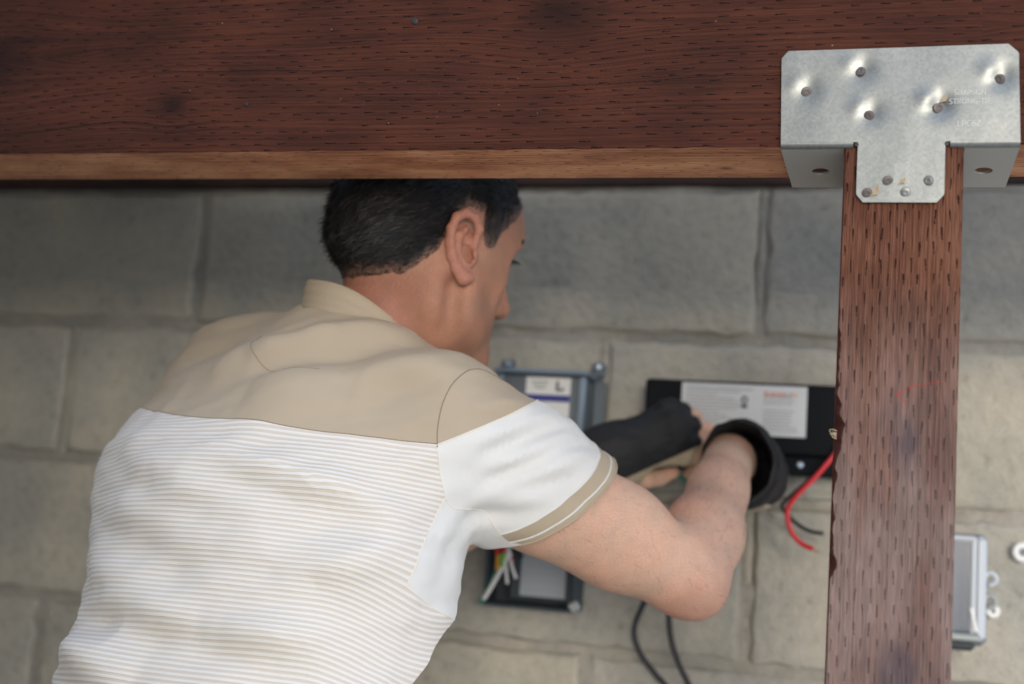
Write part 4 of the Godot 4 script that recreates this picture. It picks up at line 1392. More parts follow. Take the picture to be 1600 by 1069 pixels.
const FING := {
	"index": [[-0.1997, -0.2151, -0.520], [-0.1685, -0.2210, -0.5370], [-0.1735, -0.2320, -0.5510], [-0.1820, -0.2395, -0.5570]],
	"middle": [[-0.1937, -0.1998, -0.515], [-0.1600, -0.2040, -0.5400], [-0.1620, -0.2155, -0.5560], [-0.1700, -0.2255, -0.5620]],
	"ring": [[-0.1946, -0.1822, -0.515], [-0.1620, -0.1865, -0.5430], [-0.1655, -0.1985, -0.5600], [-0.1740, -0.2085, -0.5660]],
	"little": [[-0.2041, -0.1677, -0.520], [-0.1775, -0.1695, -0.5450], [-0.1790, -0.1795, -0.5580], [-0.1845, -0.1890, -0.5620]],
	"thumb": [[-0.2500, -0.2390, -0.512], [-0.2320, -0.2500, -0.530], [-0.2170, -0.2465, -0.545], [-0.2030, -0.2385, -0.553]],
}

func fv(a: Array) -> Vector3:
	return Vector3(a[0], a[1], a[2])

func left_hand(f: Field, upto := 3) -> void:
	for k in FING:
		var q: Array = FING[k]
		var r0 := 0.0100 if k != "little" else 0.0088
		if k == "thumb": r0 = 0.0118
		f.bone(WRL.lerp(fv(q[0]), 0.12), fv(q[0]), 0.0175 if k != "thumb" else 0.020, 0.0125 if k != "thumb" else 0.0150, 0.014)
		for i in upto:
			f.bone(fv(q[i]), fv(q[i + 1]), r0 * (1.04 - 0.09 * i), r0 * (0.97 - 0.11 * i), 0.004)
	f.bone(WRL, WRL + Vector3(0.02, 0.008, -0.006), 0.027, 0.026, 0.02)

const RING := {
	"index": [[-0.1330, -0.2120, -0.560], [-0.1600, -0.2180, -0.572], [-0.1690, -0.2260, -0.566]],
	"middle": [[-0.1280, -0.2300, -0.572], [-0.1520, -0.2420, -0.580], [-0.1610, -0.2440, -0.572]],
	"ring": [[-0.1180, -0.2460, -0.572], [-0.1390, -0.2570, -0.580], [-0.1480, -0.2540, -0.572]],
	"little": [[-0.1060, -0.2600, -0.566], [-0.1230, -0.2680, -0.574], [-0.1320, -0.2640, -0.568]],
	"thumb": [[-0.1440, -0.2300, -0.525], [-0.1580, -0.2340, -0.545], [-0.1670, -0.2340, -0.556]],
}

func right_hand(f: Field, upto := 2) -> void:
	for k in RING:
		var q: Array = RING[k]
		var r0 := 0.0098 if k != "little" else 0.0088
		if k == "thumb": r0 = 0.0112
		f.bone(WRR.lerp(fv(q[0]), 0.25), fv(q[0]), 0.0185, 0.0130, 0.014)
		for i in upto:
			f.bone(fv(q[i]), fv(q[i + 1]), r0 * (1.04 - 0.10 * i), r0 * (0.95 - 0.12 * i), 0.004)

func skin_color(p: Vector3, nz: FastNoiseLite) -> Color:
	var a := nz.get_noise_3d(p.x * 1.0, p.y, p.z) 
	var b := nz.get_noise_3d(p.x * 6.0 + 3.0, p.y * 6.0, p.z * 6.0)
	var face := smooth(0.16, 0.11, p.distance_to(HC + Vector3(0, -0.02, 0)))
	var c := Color(0.72, 0.475, 0.350).lerp(Color(0.45, 0.232, 0.148), face)  # stronger light on the arms put into their tone; face tanned
	var q := p - HC
	var u := q.dot(HU) / HS
	var fr := q.dot(HF) / HS
	if face > 0.2:
		var nape := smooth(-0.02, -0.06, fr) * smooth(-0.03, -0.07, u)
		c = c.lerp(Color(0.42, 0.175, 0.118), nape * 0.8)
		var beard := smooth(-0.035, -0.06, u) * smooth(0.0, 0.04, fr)
		c = c.lerp(Color(0.34, 0.185, 0.125), beard * 0.45)
		var nose := smooth(0.100, 0.118, fr)
		c = c.lerp(Color(0.47, 0.19, 0.13), nose * 0.5)
	var red := smooth(0.075, 0.02, p.distance_to(ELR + Vector3(0.012, -0.035, 0.01))) * 0.6
	red = maxf(red, smooth(0.06, 0.02, p.distance_to(ELR.lerp(WRR, 0.4) + Vector3(-0.02, -0.0, 0.02))) * 0.45)
	c = c.lerp(Color(0.62, 0.310, 0.225), red)
	var e2 := nz.get_noise_3d(p.x * 2.6 + 7.0, p.y * 2.6, p.z * 2.6)
	var t := 1.0 + a * 0.12 + b * 0.10 + e2 * 0.14
	return Color(c.r * t, c.g * (t - e2 * 0.10), c.b * (t - e2 * 0.12))

func add_mesh_to(st: SurfaceTool, v: PackedVector3Array, idx: PackedInt32Array, nrm: PackedVector3Array, col: Callable) -> void:
	var cs := []
	for p in v: cs.append(col.call(p))
	for k in idx:
		st.set_normal(nrm[k])
		st.set_color(cs[k])
		st.add_vertex(v[k])

func shirt_field() -> Field:
	var f := Field.new()
	f.bone(Vector3(-0.536, -0.95, 0.03), Vector3(-0.514, -0.50, -0.085), 0.178, 0.187, 0.05, TF, 1.45)
	f.bone(Vector3(-0.514, -0.50, -0.085), Vector3(-0.511, -0.325, -0.130), 0.187, 0.190, 0.05, TF, 1.5)
	f.bone(Vector3(-0.512, -0.325, -0.130), Vector3(-0.488, -0.235, -0.170), 0.190, 0.115, 0.05, TF, 1.4)
	f.bone(SHL, SHR, 0.060, 0.068, 0.06)
	f.bone(Vector3(-0.515, -0.170, -0.205), SHL + Vector3(0.02, -0.005, 0.0), 0.050, 0.056, 0.05)
	f.bone(Vector3(-0.472, -0.165, -0.185), Vector3(-0.490, -0.245, -0.170), 0.057, 0.090, 0.06)
	f.bone(SHR + Vector3(0.0, 0.006, 0.0), SHR.lerp(ELR, 0.30) + Vector3(0.0, 0.004, 0.0), 0.069, 0.068, 0.022)
	f.bone(SHR.lerp(ELR, 0.30), SHR.lerp(ELR, 0.70), 0.071, 0.062, 0.012)
	f.bone(SHL, Vector3(-0.650, -0.300, -0.185), 0.060, 0.072, 0.08)
	f.bone(SHL, SHL.lerp(ELL, 0.60), 0.070, 0.064, 0.045)
	return f

func plane3(a: Vector3, b: Vector3, c: Vector3, toward: Vector3) -> Plane:
	var n := (b - a).cross(c - a).normalized()
	if n.dot(toward) < 0.0: n = -n
	return Plane(n, n.dot(a))

func fold(p: Vector2, a: Vector2, b: Vector2, w: float) -> float:
	var d := b - a
	var t := clampf((p - a).dot(d) / d.length_squared(), 0.0, 1.0)
	var e := (p - a - d * t).length() / w
	return exp(-e * e) * (1.0 - pow(2.0 * t - 1.0, 2.0))

# creases of the back: [u0, v0, u1, v1, width, height] in metres right of / above the middle of the back
const FOLD_GAIN := 2.6
const FOLDS := [
	[0.000, -0.066, 0.205, -0.094, 0.010, 0.0024], [0.010, -0.086, 0.205, -0.110, 0.011, -0.0022],
	[-0.075, -0.196, 0.079, -0.217, 0.012, 0.0050], [0.060, -0.217, 0.165, -0.212, 0.012, 0.0042], [-0.075, -0.215, 0.160, -0.236, 0.011, -0.0042],
	[-0.125, -0.232, 0.009, -0.262, 0.014, 0.0080], [-0.125, -0.212, -0.030, -0.228, 0.010, -0.0045],
	[0.199, -0.106, 0.150, -0.170, 0.011, 0.0035], [0.199, -0.124, 0.112, -0.167, 0.012, 0.0032], [0.180, -0.105, 0.100, -0.140, 0.011, -0.0030],
	[-0.030, -0.087, 0.101, -0.115, 0.012, 0.0026], [-0.110, -0.055, 0.043, -0.098, 0.013, 0.0030], [-0.120, -0.105, 0.060, -0.150, 0.016, 0.0034], [-0.120, -0.130, 0.060, -0.172, 0.014, -0.0030],
	[-0.130, -0.160, 0.020, -0.185, 0.012, 0.0028],
	[0.000, 0.040, 0.075, 0.078, 0.011, 0.0040], [0.045, 0.070, 0.140, 0.096, 0.009, 0.0036], [0.010, 0.020, 0.125, 0.062, 0.012, -0.0036], [-0.050, 0.030, 0.030, 0.070, 0.012, 0.0026],
	[0.110, 0.026, 0.192, 0.052, 0.012, 0.0040], [0.130, 0.006, 0.195, 0.020, 0.014, -0.0030], [-0.080, 0.000, 0.030, 0.020, 0.02, -0.003], [0.030, 0.005, 0.120, 0.010, 0.024, 0.0040],
]
# creases of the right sleeve: along the arm and round it (metres)
const SLEEVE_FOLDS := [
	[0.080, 0.045, 0.000, 0.128, 0.0075, 0.0042], [0.104, 0.050, 0.018, 0.150, 0.0075, 0.0046], [0.126, 0.058, 0.030, 0.170, 0.0075, 0.0042],
	[0.092, 0.045, 0.008, 0.138, 0.0065, -0.0036], [0.115, 0.052, 0.024, 0.160, 0.0065, -0.0036],
	[0.112, 0.120, 0.012, 0.184, 0.0100, 0.0036], [0.095, 0.160, 0.015, 0.200, 0.0090, -0.0030], [0.052, 0.040, -0.010, 0.100, 0.009, 0.003],
]

func shirt_relief(p: Vector3, nz: FastNoiseLite) -> float:
	var q := p - TO
	var u := q.dot(TR)
	var v := q.dot(TA)
	var back := smooth(0.02, -0.04, q.dot(TF))
	var d := 0.0
	for f in FOLDS:
		d += FOLD_GAIN * f[5] * fold(Vector2(u, v), Vector2(f[0], f[1]), Vector2(f[2], f[3]), f[4] * 1.45) * back
	if p.x > -0.37:
		var w := p - SHR
		var ax := (ELR - SHR).normalized()
		var e1 := ax.cross(Vector3.UP).normalized()
		var e2 := e1.cross(ax)
		var s := Vector2(w.dot(ax), atan2(w.dot(e1), w.dot(e2)) * 0.075)
		for f in SLEEVE_FOLDS:
			d += 1.35 * f[5] * fold(s, Vector2(f[0], f[1]), Vector2(f[2], f[3]), f[4] * 1.1) * smooth(-0.37, -0.345, p.x)
	d += 0.0046 * nz.get_noise_3d(p.x * 1.1 + p.y * 0.8, p.y * 4.2 - p.x * 1.2, p.z * 1.1) + 0.0007 * nz.get_noise_3d(p.x * 4.0 + 9.0, p.y * 9.0, p.z * 4.0)
	return d

func build_man() -> void:
	var man := thing("person", "dark-haired man in a beige and striped polo shirt reaching to the wall in gloves", "person", Vector3(-0.56, GROUND_Y, 0.02))
	var o := -man.position
	var tr := Transform3D(Basis.IDENTITY, o)
	var nz := fnl(131, 9.0, 3)
	var skin := func(p: Vector3) -> Color: return skin_color(p, nz)
	var st := st_new()
	# head and neck
	var hf := head_field()
	var hm := nets(hf, Vector3(-0.62, -0.25, -0.36), Vector3(-0.29, 0.115, -0.07), 0.0030)
	var hn := normals_of(hm[0], hm[1])
	add_mesh_to(st, hm[0], hm[1], hn, skin)
	for side: float in [1.0, -1.0]:
		var ef := ear_field(side)
		var c := hd(0.085 * side, -0.006, -0.012)
		var em := nets(ef, c - Vector3.ONE * 0.05, c + Vector3.ONE * 0.05, 0.0016)
		add_mesh_to(st, em[0], em[1], normals_of(em[0], em[1]), func(p: Vector3) -> Color:
			var b: Color = skin.call(p)
			return b.lerp(Color(0.50, 0.215, 0.155), 0.6))
	# trunk and arms
	var bf := Field.new()
	bf.bone(Vector3(-0.474, -0.185, -0.190), Vector3(-0.490, -0.27, -0.18), 0.052, 0.07, 0.03)
	bf.bone(Vector3(-0.535, -0.85, 0.0), Vector3(-0.505, -0.36, -0.14), 0.125, 0.135, 0.04, TF, 1.5)
	bf.bone(SHL, SHR, 0.05, 0.05, 0.04)
	arm_bones(bf, SHR, ELR, WRR, (((ELR - SHR).normalized() - (WRR - ELR).normalized()).normalized()))
	arm_bones(bf, SHL, ELL, WRL, (((ELL - SHL).normalized() - (WRL - ELL).normalized()).normalized()))
	var bm := nets(bf, Vector3(-0.80, -1.00, -0.56), Vector3(-0.06, -0.13, 0.15), 0.0055)
	add_mesh_to(st, bm[0], bm[1], normals_of(bm[0], bm[1]), skin)
	# fine dark hair on the right arm
	var fuzz := st_new()
	var an := normals_of(bm[0], bm[1])
	var fdir := (WRR - ELR).normalized()
	var udir := (ELR - SHR).normalized()
	var n_h := 0
	for k in 60000:
		var i := int(h1(k * 0.617 + 0.11) * bm[0].size())
		var p: Vector3 = bm[0][i]
		if p.x < -0.26 or n_h > 5200: continue
		var fore := (p - ELR).dot(fdir) > 0.0 and p.distance_to(ELR.lerp(WRR, 0.5)) < 0.15
		if h1(k * 1.9) > (0.85 if fore else 0.22): continue
		var d := (fdir if fore else udir) + Vector3(h1(k * 2.1) - 0.5, h1(k * 2.7) - 0.75, h1(k * 3.3) - 0.5) * 1.3
		var nn: Vector3 = an[i]
		d = (d - nn * d.dot(nn)).normalized()
		p += Vector3(h1(k * 5.1) - 0.5, h1(k * 5.3) - 0.5, h1(k * 5.9) - 0.5) * 0.005
		blade(fuzz, p - nn * 0.0022, (d + nn * 0.28).normalized(), nn, 0.005 + 0.007 * h1(k * 4.4), 0.00024)
		n_h += 1
	# hands
	var lf := Field.new()
	left_hand(lf)
	lf.bone(WRL, WRL.lerp(ELL, 0.3), 0.0275, 0.031, 0.02)
	var lm := nets(lf, Vector3(-0.34, -0.285, -0.60), Vector3(-0.14, -0.14, -0.44), 0.0026)
	add_mesh_to(st, lm[0], lm[1], normals_of(lm[0], lm[1]), skin)
	var rf := Field.new()
	right_hand(rf)
	rf.bone(WRR, WRR.lerp(ELR, 0.25), 0.028, 0.031, 0.02)
	var rm := nets(rf, Vector3(-0.19, -0.30, -0.60), Vector3(-0.07, -0.17, -0.42), 0.003)
	add_mesh_to(st, rm[0], rm[1], normals_of(rm[0], rm[1]), skin)
	st.index()
	var body := obj("body", st.commit(), M.skin, man, tr)
	obj("arm_hair", fuzz.commit(), M.arm_hair, body, Transform3D.IDENTITY).set_meta("kind", "stuff")
	build_hair(man, tr, hm, hn, hf)
	build_shirt(man, tr, nz)
	build_gloves(man, tr)
	# eyes
	for side: float in [1.0, -1.0]:
		var eye := SphereMesh.new()
		eye.radius = 0.0118
		eye.height = 0.0236
		eye.radial_segments = 20
		eye.rings = 12
		var ey := obj("eye", eye, M.eye_white, man, Transform3D(Basis.IDENTITY, o + hd(0.0295 * side, 0.009, 0.0765)))
		var ir := SphereMesh.new()
		ir.radius = 0.006
		ir.height = 0.012
		obj("iris", ir, M.iris, ey, Transform3D(Basis.IDENTITY, (HF * 0.92 - HU * 0.25) * 0.0068))
		var lid := st_new()
		for k in 60:
			var t := k / 59.0 * 2.0 - 1.0
			var a := hd(0.0315 * side + 0.0125 * t, 0.0145 - 0.004 * t * t, 0.0985 - 0.006 * t * t)
			var d: Vector3 = (HF * 1.0 + HR * (side * 0.3 + t * 0.35) - HU * 0.28).normalized()
			blade(lid, a, d, HU, 0.009, 0.0006)
		for k in 240:
			var t := h1(k * 1.3 + side) 
			var a := hd((0.014 + 0.037 * t) * side, 0.0285 + 0.005 * sin(t * 2.6) + 0.006 * (h1(k * 2.7) - 0.5), 0.0985 - 0.016 * t * t + 0.0005)
			var d: Vector3 = (HR * side * 0.8 + HU * (0.35 - 0.5 * t) + HF * 0.45).normalized()
			blade(lid, a, d, HF, 0.010, 0.0007)
		obj("brow_and_lashes", lid.commit(), M.hair, man, tr)
	# trousers and shoes, below the frame
	var tf := Field.new()
	var rl := Vector3(TR.x, 0.0, TR.z).normalized()
	var fl := Vector3(TF.x, 0.0, TF.z).normalized()
	var pel := Vector3(-0.56, -0.86, 0.03)
	tf.bone(pel - rl * 0.06, pel + rl * 0.06, 0.135, 0.135, 0.05)
	for s: float in [-1.0, 1.0]:
		var hip := pel + rl * 0.085 * s
		var knee := Vector3(hip.x, -1.24, hip.z) + fl * 0.05 + rl * 0.03 * s
		var ank := Vector3(hip.x, -1.63, hip.z) - fl * 0.02 + rl * 0.04 * s
		tf.bone(hip, knee, 0.105, 0.075, 0.05)
		tf.bone(knee, ank, 0.075, 0.060, 0.03)
	var tm := nets(tf, Vector3(-0.85, -1.72, -0.25), Vector3(-0.27, -0.70, 0.25), 0.014)
	obj("trousers", arrays_mesh(tm[0], tm[1]), M.trousers, man, tr)
	for s: float in [-1.0, 1.0]:
		var heel := Vector3(pel.x, -1.648, pel.z) + rl * (0.125 * s) - fl * 0.06
		var sf := Field.new()
		sf.bone(heel, heel + fl * 0.20 + Vector3(0, -0.010, 0), 0.044, 0.036, 0.02)
		sf.bone(heel, heel + Vector3(0, 0.06, 0) , 0.044, 0.046, 0.02)
		var sm := nets(sf, heel - Vector3(0.25, 0.06, 0.30), heel + Vector3(0.25, 0.14, 0.12), 0.01)
		obj("shoe", arrays_mesh(sm[0], sm[1]), M.shoe, man, tr)

func blade(st: SurfaceTool, root: Vector3, dir: Vector3, up: Vector3, length: float, width: float) -> void:
	# a tapered hair of two segments that bends away from up
	var side := dir.cross(up).normalized() * width * 0.5
	var mid := root + dir * length * 0.55
	var tip := root + (dir - up * 0.22).normalized() * length
	var n := side.cross(dir).normalized()
	if n.dot(up) < 0.0: n = -n
	for v in [root - side, mid - side * 0.8, mid + side * 0.8, root - side, mid + side * 0.8, root + side, mid - side * 0.8, tip, mid + side * 0.8]:
		st.set_normal(n)
		st.add_vertex(v)

func build_hair(man: Node3D, tr: Transform3D, hm: Array, hn: PackedVector3Array, hf: Field) -> void:
	var nz := fnl(141, 60.0, 2)
	var v: PackedVector3Array = hm[0].duplicate()
	var mask := PackedFloat32Array()
	for i in v.size():
		var m := hair_mask(hm[0][i])
		mask.append(m)
		var up: float = (hm[0][i] - HC).dot(HU) / HS
		var fr: float = (hm[0][i] - HC).dot(HF) / HS
		var thick := 0.0062 if fr < 0.0 else 0.0045
		if absf((hm[0][i] - HC).dot(HR)) > 0.04 and fr > -0.02 and up < 0.04: thick = 0.0018
		if m > 0.0:
			v[i] += hn[i] * (thick * smooth(0.0, 0.050, m) + 0.0006 + 0.0016 * nz.get_noise_3dv(hm[0][i]) * smooth(0.0, 0.02, m))
	var parts := split([hm[0], hm[1]], func(p: Vector3) -> float: return hair_mask(p))
	# shell over the scalp: the same triangles, lifted
	var to := {}
	for i in v.size(): to[hm[0][i]] = v[i]
	var sv: PackedVector3Array = parts[0][0]
	var si: PackedInt32Array = parts[0][1]
	var lifted := PackedVector3Array()
	for p in sv: lifted.append(to.get(p, p))
	var sn := normals_of(lifted, si)
	var sc := PackedColorArray()
	for p in sv:
		var m := hair_mask(p)
		var fr := (p - HC).dot(HF) / HS
		var up := (p - HC).dot(HU) / HS
		var c := Color(0.20, 0.105, 0.070).lerp(Color(0.0055, 0.0046, 0.0046), smooth(-0.002, 0.022, m))
		var temple := smooth(0.0, 0.02, fr) * smooth(0.062, 0.02, up)
		c = c.lerp(Color(0.120, 0.078, 0.058), temple * 0.85)
		sc.append(c)
	var scalp := obj("hair", arrays_mesh(lifted, si, sc, PackedVector2Array(), sn), M.hair_shell, man, tr)
	var st := st_new()
	var grey := st_new()
	var tris := si.size() / 3
	for k in 42000:
		var t := int(h1(k * 0.731 + 0.17) * tris) * 3
		var a := h1(k * 1.77)
		var b := h1(k * 2.39)
		if a + b > 1.0:
			a = 1.0 - a
			b = 1.0 - b
		var p := lifted[si[t]] + (lifted[si[t + 1]] - lifted[si[t]]) * a + (lifted[si[t + 2]] - lifted[si[t]]) * b
		var n := sn[si[t]]
		var q := p - HC
		var fr := q.dot(HF) / HS
		var up := q.dot(HU) / HS
		var flow := (-HF * 0.75 - HU * (0.55 if up < 0.06 else 0.1)) + Vector3(h1(k * 3.1) - 0.5, h1(k * 4.3) - 0.5, h1(k * 5.7) - 0.5) * 0.55
		if fr > 0.005 and up < 0.05: flow = -HU + HF * 0.15 - HF * 0.4 * h1(k * 6.1)
		flow = (flow - n * flow.dot(n)).normalized()
		var m := hair_mask(p)
		var l := 0.0045 + 0.012 * smooth(0.0, 0.03, m) * (0.5 + 0.8 * h1(k * 7.9))
		var lift := 0.12 + 0.30 * h1(k * 8.3) + (0.6 if h1(k * 11.3) < 0.09 else 0.0)
		var g := (fr > 0.0 and up < 0.045 and h1(k * 9.1) < 0.72) or h1(k * 9.1) < 0.055
		blade(grey if g else st, p - n * 0.0008, (flow + n * lift).normalized(), n, l, 0.00055)
	obj("hair_strands", st.commit(), M.hair, scalp).set_meta("kind", "stuff")
	obj("grey_strands", grey.commit(), M.hair_grey, scalp).set_meta("kind", "stuff")
	# short fair hairs on the nape below the hairline, golden light put into their colour
	var fair := st_new()
	var vv: PackedVector3Array = hm[0]
	var n_f := 0
	for k in 40000:
		var i := int(h1(k * 0.913 + 0.3) * vv.size())
		var m := hair_mask(vv[i])
		var fr := (vv[i] - HC).dot(HF) / HS
		if m < 0.0 and m > -0.020 and fr < -0.02 and h1(k * 1.1) > -m / 0.022:
			var d := (-HU - HF * 0.3 + Vector3(h1(k * 2.1) - 0.5, h1(k * 2.3) - 0.5, h1(k * 2.9) - 0.5) * 0.7)
			d = (d - hn[i] * d.dot(hn[i])).normalized()
			blade(fair if h1(k * 3.7) < 0.16 else st, vv[i], (d + hn[i] * 0.35).normalized(), hn[i], 0.006 + 0.004 * h1(k * 4.9), 0.00035)
			n_f += 1
			if n_f > 2400: break
	obj("nape_hair", fair.commit(), M.hair_light, scalp).set_meta("kind", "stuff")

var folded := {}
var fold_field: Field
var fold_noise: FastNoiseLite

func crumple(p: Vector3) -> Vector3:
	# the shirt's surface with its creases: moved along the gradient of the smooth shape
	if folded.has(p): return folded[p]
	var e := 0.0015
	var d := fold_field.at(p)
	var g := Vector3(fold_field.at(p + Vector3(e, 0, 0)) - d, fold_field.at(p + Vector3(0, e, 0)) - d, fold_field.at(p + Vector3(0, 0, e)) - d).normalized()
	var q := p + g * shirt_relief(p, fold_noise)
	folded[p] = q
	return q

func crumpled(v: PackedVector3Array) -> PackedVector3Array:
	var out := PackedVector3Array()
	for p in v: out.append(crumple(p))
	return out

func cut_normals(m: Array, creased := false) -> ArrayMesh:
	return arrays_mesh(crumpled(m[0]) if creased else m[0], m[1])

func stitched(segs: Array, r: float) -> ArrayMesh:
	var out := []
	for g in segs: out.append([crumple(g[0]), crumple(g[1])])
	return seam_mesh(out, r)

func stripe_mesh(m: Array) -> ArrayMesh:
	var uv := PackedVector2Array()
	for p in m[0]:
		var q: Vector3 = p - TO
		var u := q.dot(TR)
		var v := q.dot(Vector3(0.0, 0.985, -0.170))
		v += pow(maxf(0.0, u - 0.145), 2.0) * 7.0 * smooth(-0.10, -0.18, v)
		uv.append(Vector2(u * 10.0, v / 0.0045))
	return arrays_mesh(crumpled(m[0]), m[1], PackedColorArray(), uv)

func build_shirt(man: Node3D, tr: Transform3D, nz: FastNoiseLite) -> void:
	var f := shirt_field()
	var m := nets(f, Vector3(-0.82, -0.80, -0.48), Vector3(-0.15, -0.055, 0.18), 0.0052)
	var wn := fnl(151, 6.0, 2)
	f.on = PackedInt32Array(range(f.a.size()))
	f.one = PackedInt32Array(range(f.er.size()))
	folded = {}
	fold_field = f
	fold_noise = wn
	var shirt := Node3D.new()
	shirt.name = "polo_shirt"
	man.add_child(shirt, true)
	# openings: cuffs, neck, hem
	var cn := Vector3(0.390, -0.735, -0.555).normalized()
	var cp := Vector3(-0.2367, -0.3068, -0.1479)
	var arm_r := func(p: Vector3) -> bool: return (p - SHR).dot((ELR - SHR).normalized()) > 0.0 and p.x > -0.42
	var s := split(m, func(p: Vector3) -> float: return (p - cp).dot(cn) if p.x > -0.40 else -1.0)
	m = s[1]
	var cln := (ELL - SHL).normalized()
	var clp := SHL.lerp(ELL, 0.5)
	s = split(m, func(p: Vector3) -> float: return (p - clp).dot(cln) if (p.x < -0.40 and p.z < -0.25 and p.y > -0.42) else -1.0)
	m = s[1]
	var nc := Vector3(-0.461, -0.158, -0.192)
	var nn := Vector3(0.30 * 0.5, 1.0, -0.954 * 0.5).normalized()
	s = split(m, func(p: Vector3) -> float: return minf((p - nc).dot(nn), 0.088 - (p - nc).length()))
	m = s[1]
	s = split(m, func(p: Vector3) -> float: return -0.70 - p.y)
	m = s[1]
	# panels
	var arm := plane3(Vector3(-0.312, -0.160, -0.115), Vector3(-0.341, -0.238, -0.037), Vector3(-0.3257, -0.329, -0.0553), Vector3.RIGHT)
	s = split(m, func(p: Vector3) -> float: return minf(arm.distance_to(p), (p.y + 0.332) * 0.8))
	var sleeve: Array = s[0]
	m = s[1]
	var seams: Array = s[2]
	s = split(sleeve, func(p: Vector3) -> float: return (p - cp).dot(cn) + 0.0205)
	var cuff: Array = s[0]
	sleeve = s[1]
	var cuff_seam: Array = s[2]
	var sl := plane3(Vector3(-0.3397, -0.2554, -0.0369), Vector3(-0.2962, -0.2296, -0.066), Vector3(-0.266, -0.1972, -0.1446), Vector3.UP)
	s = split(sleeve, func(p: Vector3) -> float: return sl.distance_to(p))
	obj("sleeve_top", cut_normals(s[0], true), M.shirt_tan, shirt, tr)
	obj("sleeve", cut_normals(s[1], true), M.shirt_white, shirt, tr)
	var seam2: Array = s[2]
	obj("cuff", cut_normals(cuff, true), M.shirt_tan, shirt, tr)
	s = split(cuff, func(p: Vector3) -> float: return (p - cp).dot(cn) + 0.0065)
	obj("cuff_line", stitched(s[2], 0.0010), M.shirt_white, shirt, tr)
	s = split(cuff, func(p: Vector3) -> float: return (p - cp).dot(cn) + 0.0004)
	obj("cuff_hem", stitched(s[2], 0.0011), M.shirt_tan, shirt, tr)
	# yoke of the back above the stripes
	var yk := Vector3(0.055, 1.0, 0.05).normalized()
	var yp := Vector3(-0.461, -0.2445, -0.003)
	s = split(m, func(p: Vector3) -> float: return (p - yp).dot(yk))
	var yoke: Array = s[0]
	obj("yoke", cut_normals(yoke, true), M.shirt_tan, shirt, tr)
	var yoke_seam: Array = s[2]
	m = s[1]
	# white panel under the arm
	var g1 := Plane(Vector3(0.887, -0.358, -0.288).normalized(), 0.0)
	g1.d = g1.normal.dot(Vector3(-0.3450, -0.3547, -0.0415))
	var g2 := Plane(Vector3(0.488, 0.85, -0.203).normalized(), 0.0)
	g2.d = g2.normal.dot(Vector3(-0.3275, -0.3874, -0.0500))
	s = split(m, func(p: Vector3) -> float:
		return minf(g1.distance_to(p), g2.distance_to(p)) if p.x > -0.44 else -0.05)
	obj("side_panel", cut_normals(s[0], true), M.shirt_white, shirt, tr)
	var side_seam: Array = s[2]
	obj("striped_back", stripe_mesh(s[1]), M.shirt_stripe, shirt, tr)
	var moon := split(yoke, func(p: Vector3) -> float:
		var q := p - TO
		return 0.064 - Vector2((q.dot(TR) - 0.072) * 0.75, q.dot(TA) - 0.086).length())
	var arc := []
	for g in moon[2]:
		var q: Vector3 = g[0] - TO
		if q.dot(TF) < 0.0 and q.dot(TR) < 0.090 and q.dot(TR) > -0.020 and q.dot(TA) < 0.072: arc.append(g)
	obj("neck_patch_seam", stitched(arc, 0.00045), M.shirt_seam, shirt, tr)
	var hole := []
	var hole_low := []
	for g in seams:
		if g[0].y > -0.253: hole.append(g)
		elif g[0].y > -0.322: hole_low.append(g)
	obj("armhole_seam", stitched(hole, 0.0006), M.shirt_seam, shirt, tr)
	obj("armhole_seam", stitched(hole_low, 0.0006), M.shirt_thread, shirt, tr)
	obj("yoke_seam", stitched(yoke_seam, 0.0005), M.shirt_seam, shirt, tr)
	obj("side_seam", stitched(side_seam, 0.0007), M.shirt_thread, shirt, tr)
	obj("sleeve_seam", stitched(seam2, 0.0008), M.shirt_thread, shirt, tr)
	obj("cuff_seam", stitched(cuff_seam, 0.0008), M.shirt_white, shirt, tr)
	# ribbed collar: a standing band round the neck
	var cc := Vector3(-0.461, -0.134, -0.192)
	var fb := Vector3(-0.30, 0.0, 0.954)
	var ring := func(a: float, r: float, y: float) -> Vector3:
		var d := fb * cos(a) + Vector3(0.954, 0, 0.30) * sin(a)
		return cc + d * r + Vector3(0, y + 0.037 * cos(a + 0.70), 0)
	obj("collar", grid_mesh(90, 40, func(u: float, w: float) -> Vector3:
		var a := u * TAU
		var prof := [[0.0700, -0.018], [0.0685, 0.004], [0.0695, 0.0105], [0.0715, 0.0118], [0.0735, 0.009], [0.0752, -0.005], [0.0772, -0.016], [0.0768, -0.024]]
		var t := w * (prof.size() - 1)
		var i := mini(int(t), prof.size() - 2)
		var r := lerpf(prof[i][0], prof[i + 1][0], t - i)
		var y := lerpf(prof[i][1], prof[i + 1][1], t - i)
		return ring.call(a, r + 0.0014 * sin(a * 3.0 + 1.0) + (0.0005 * sin(w * 60.0) if w > 0.4 else 0.0), y + 0.0022 * sin(a * 4.0)), func(u: float, w: float) -> Vector2: return Vector2(u, w)), M.shirt_tan, shirt, tr)

func o_of(t: Transform3D) -> Vector3:
	return t.origin

func crease(m: Array, seed_: int, amount: float, _unused: float) -> void:
	# wrinkles of a glove, pushed along the normals
	var nz := fnl(seed_, 22.0, 3)
	var n := normals_of(m[0], m[1])
	for i in m[0].size():
		var p: Vector3 = m[0][i]
		var w := nz.get_noise_3d(p.x * 1.0, p.y * 2.4, p.z)
		m[0][i] += n[i] * amount * (1.0 - 2.6 * absf(w))

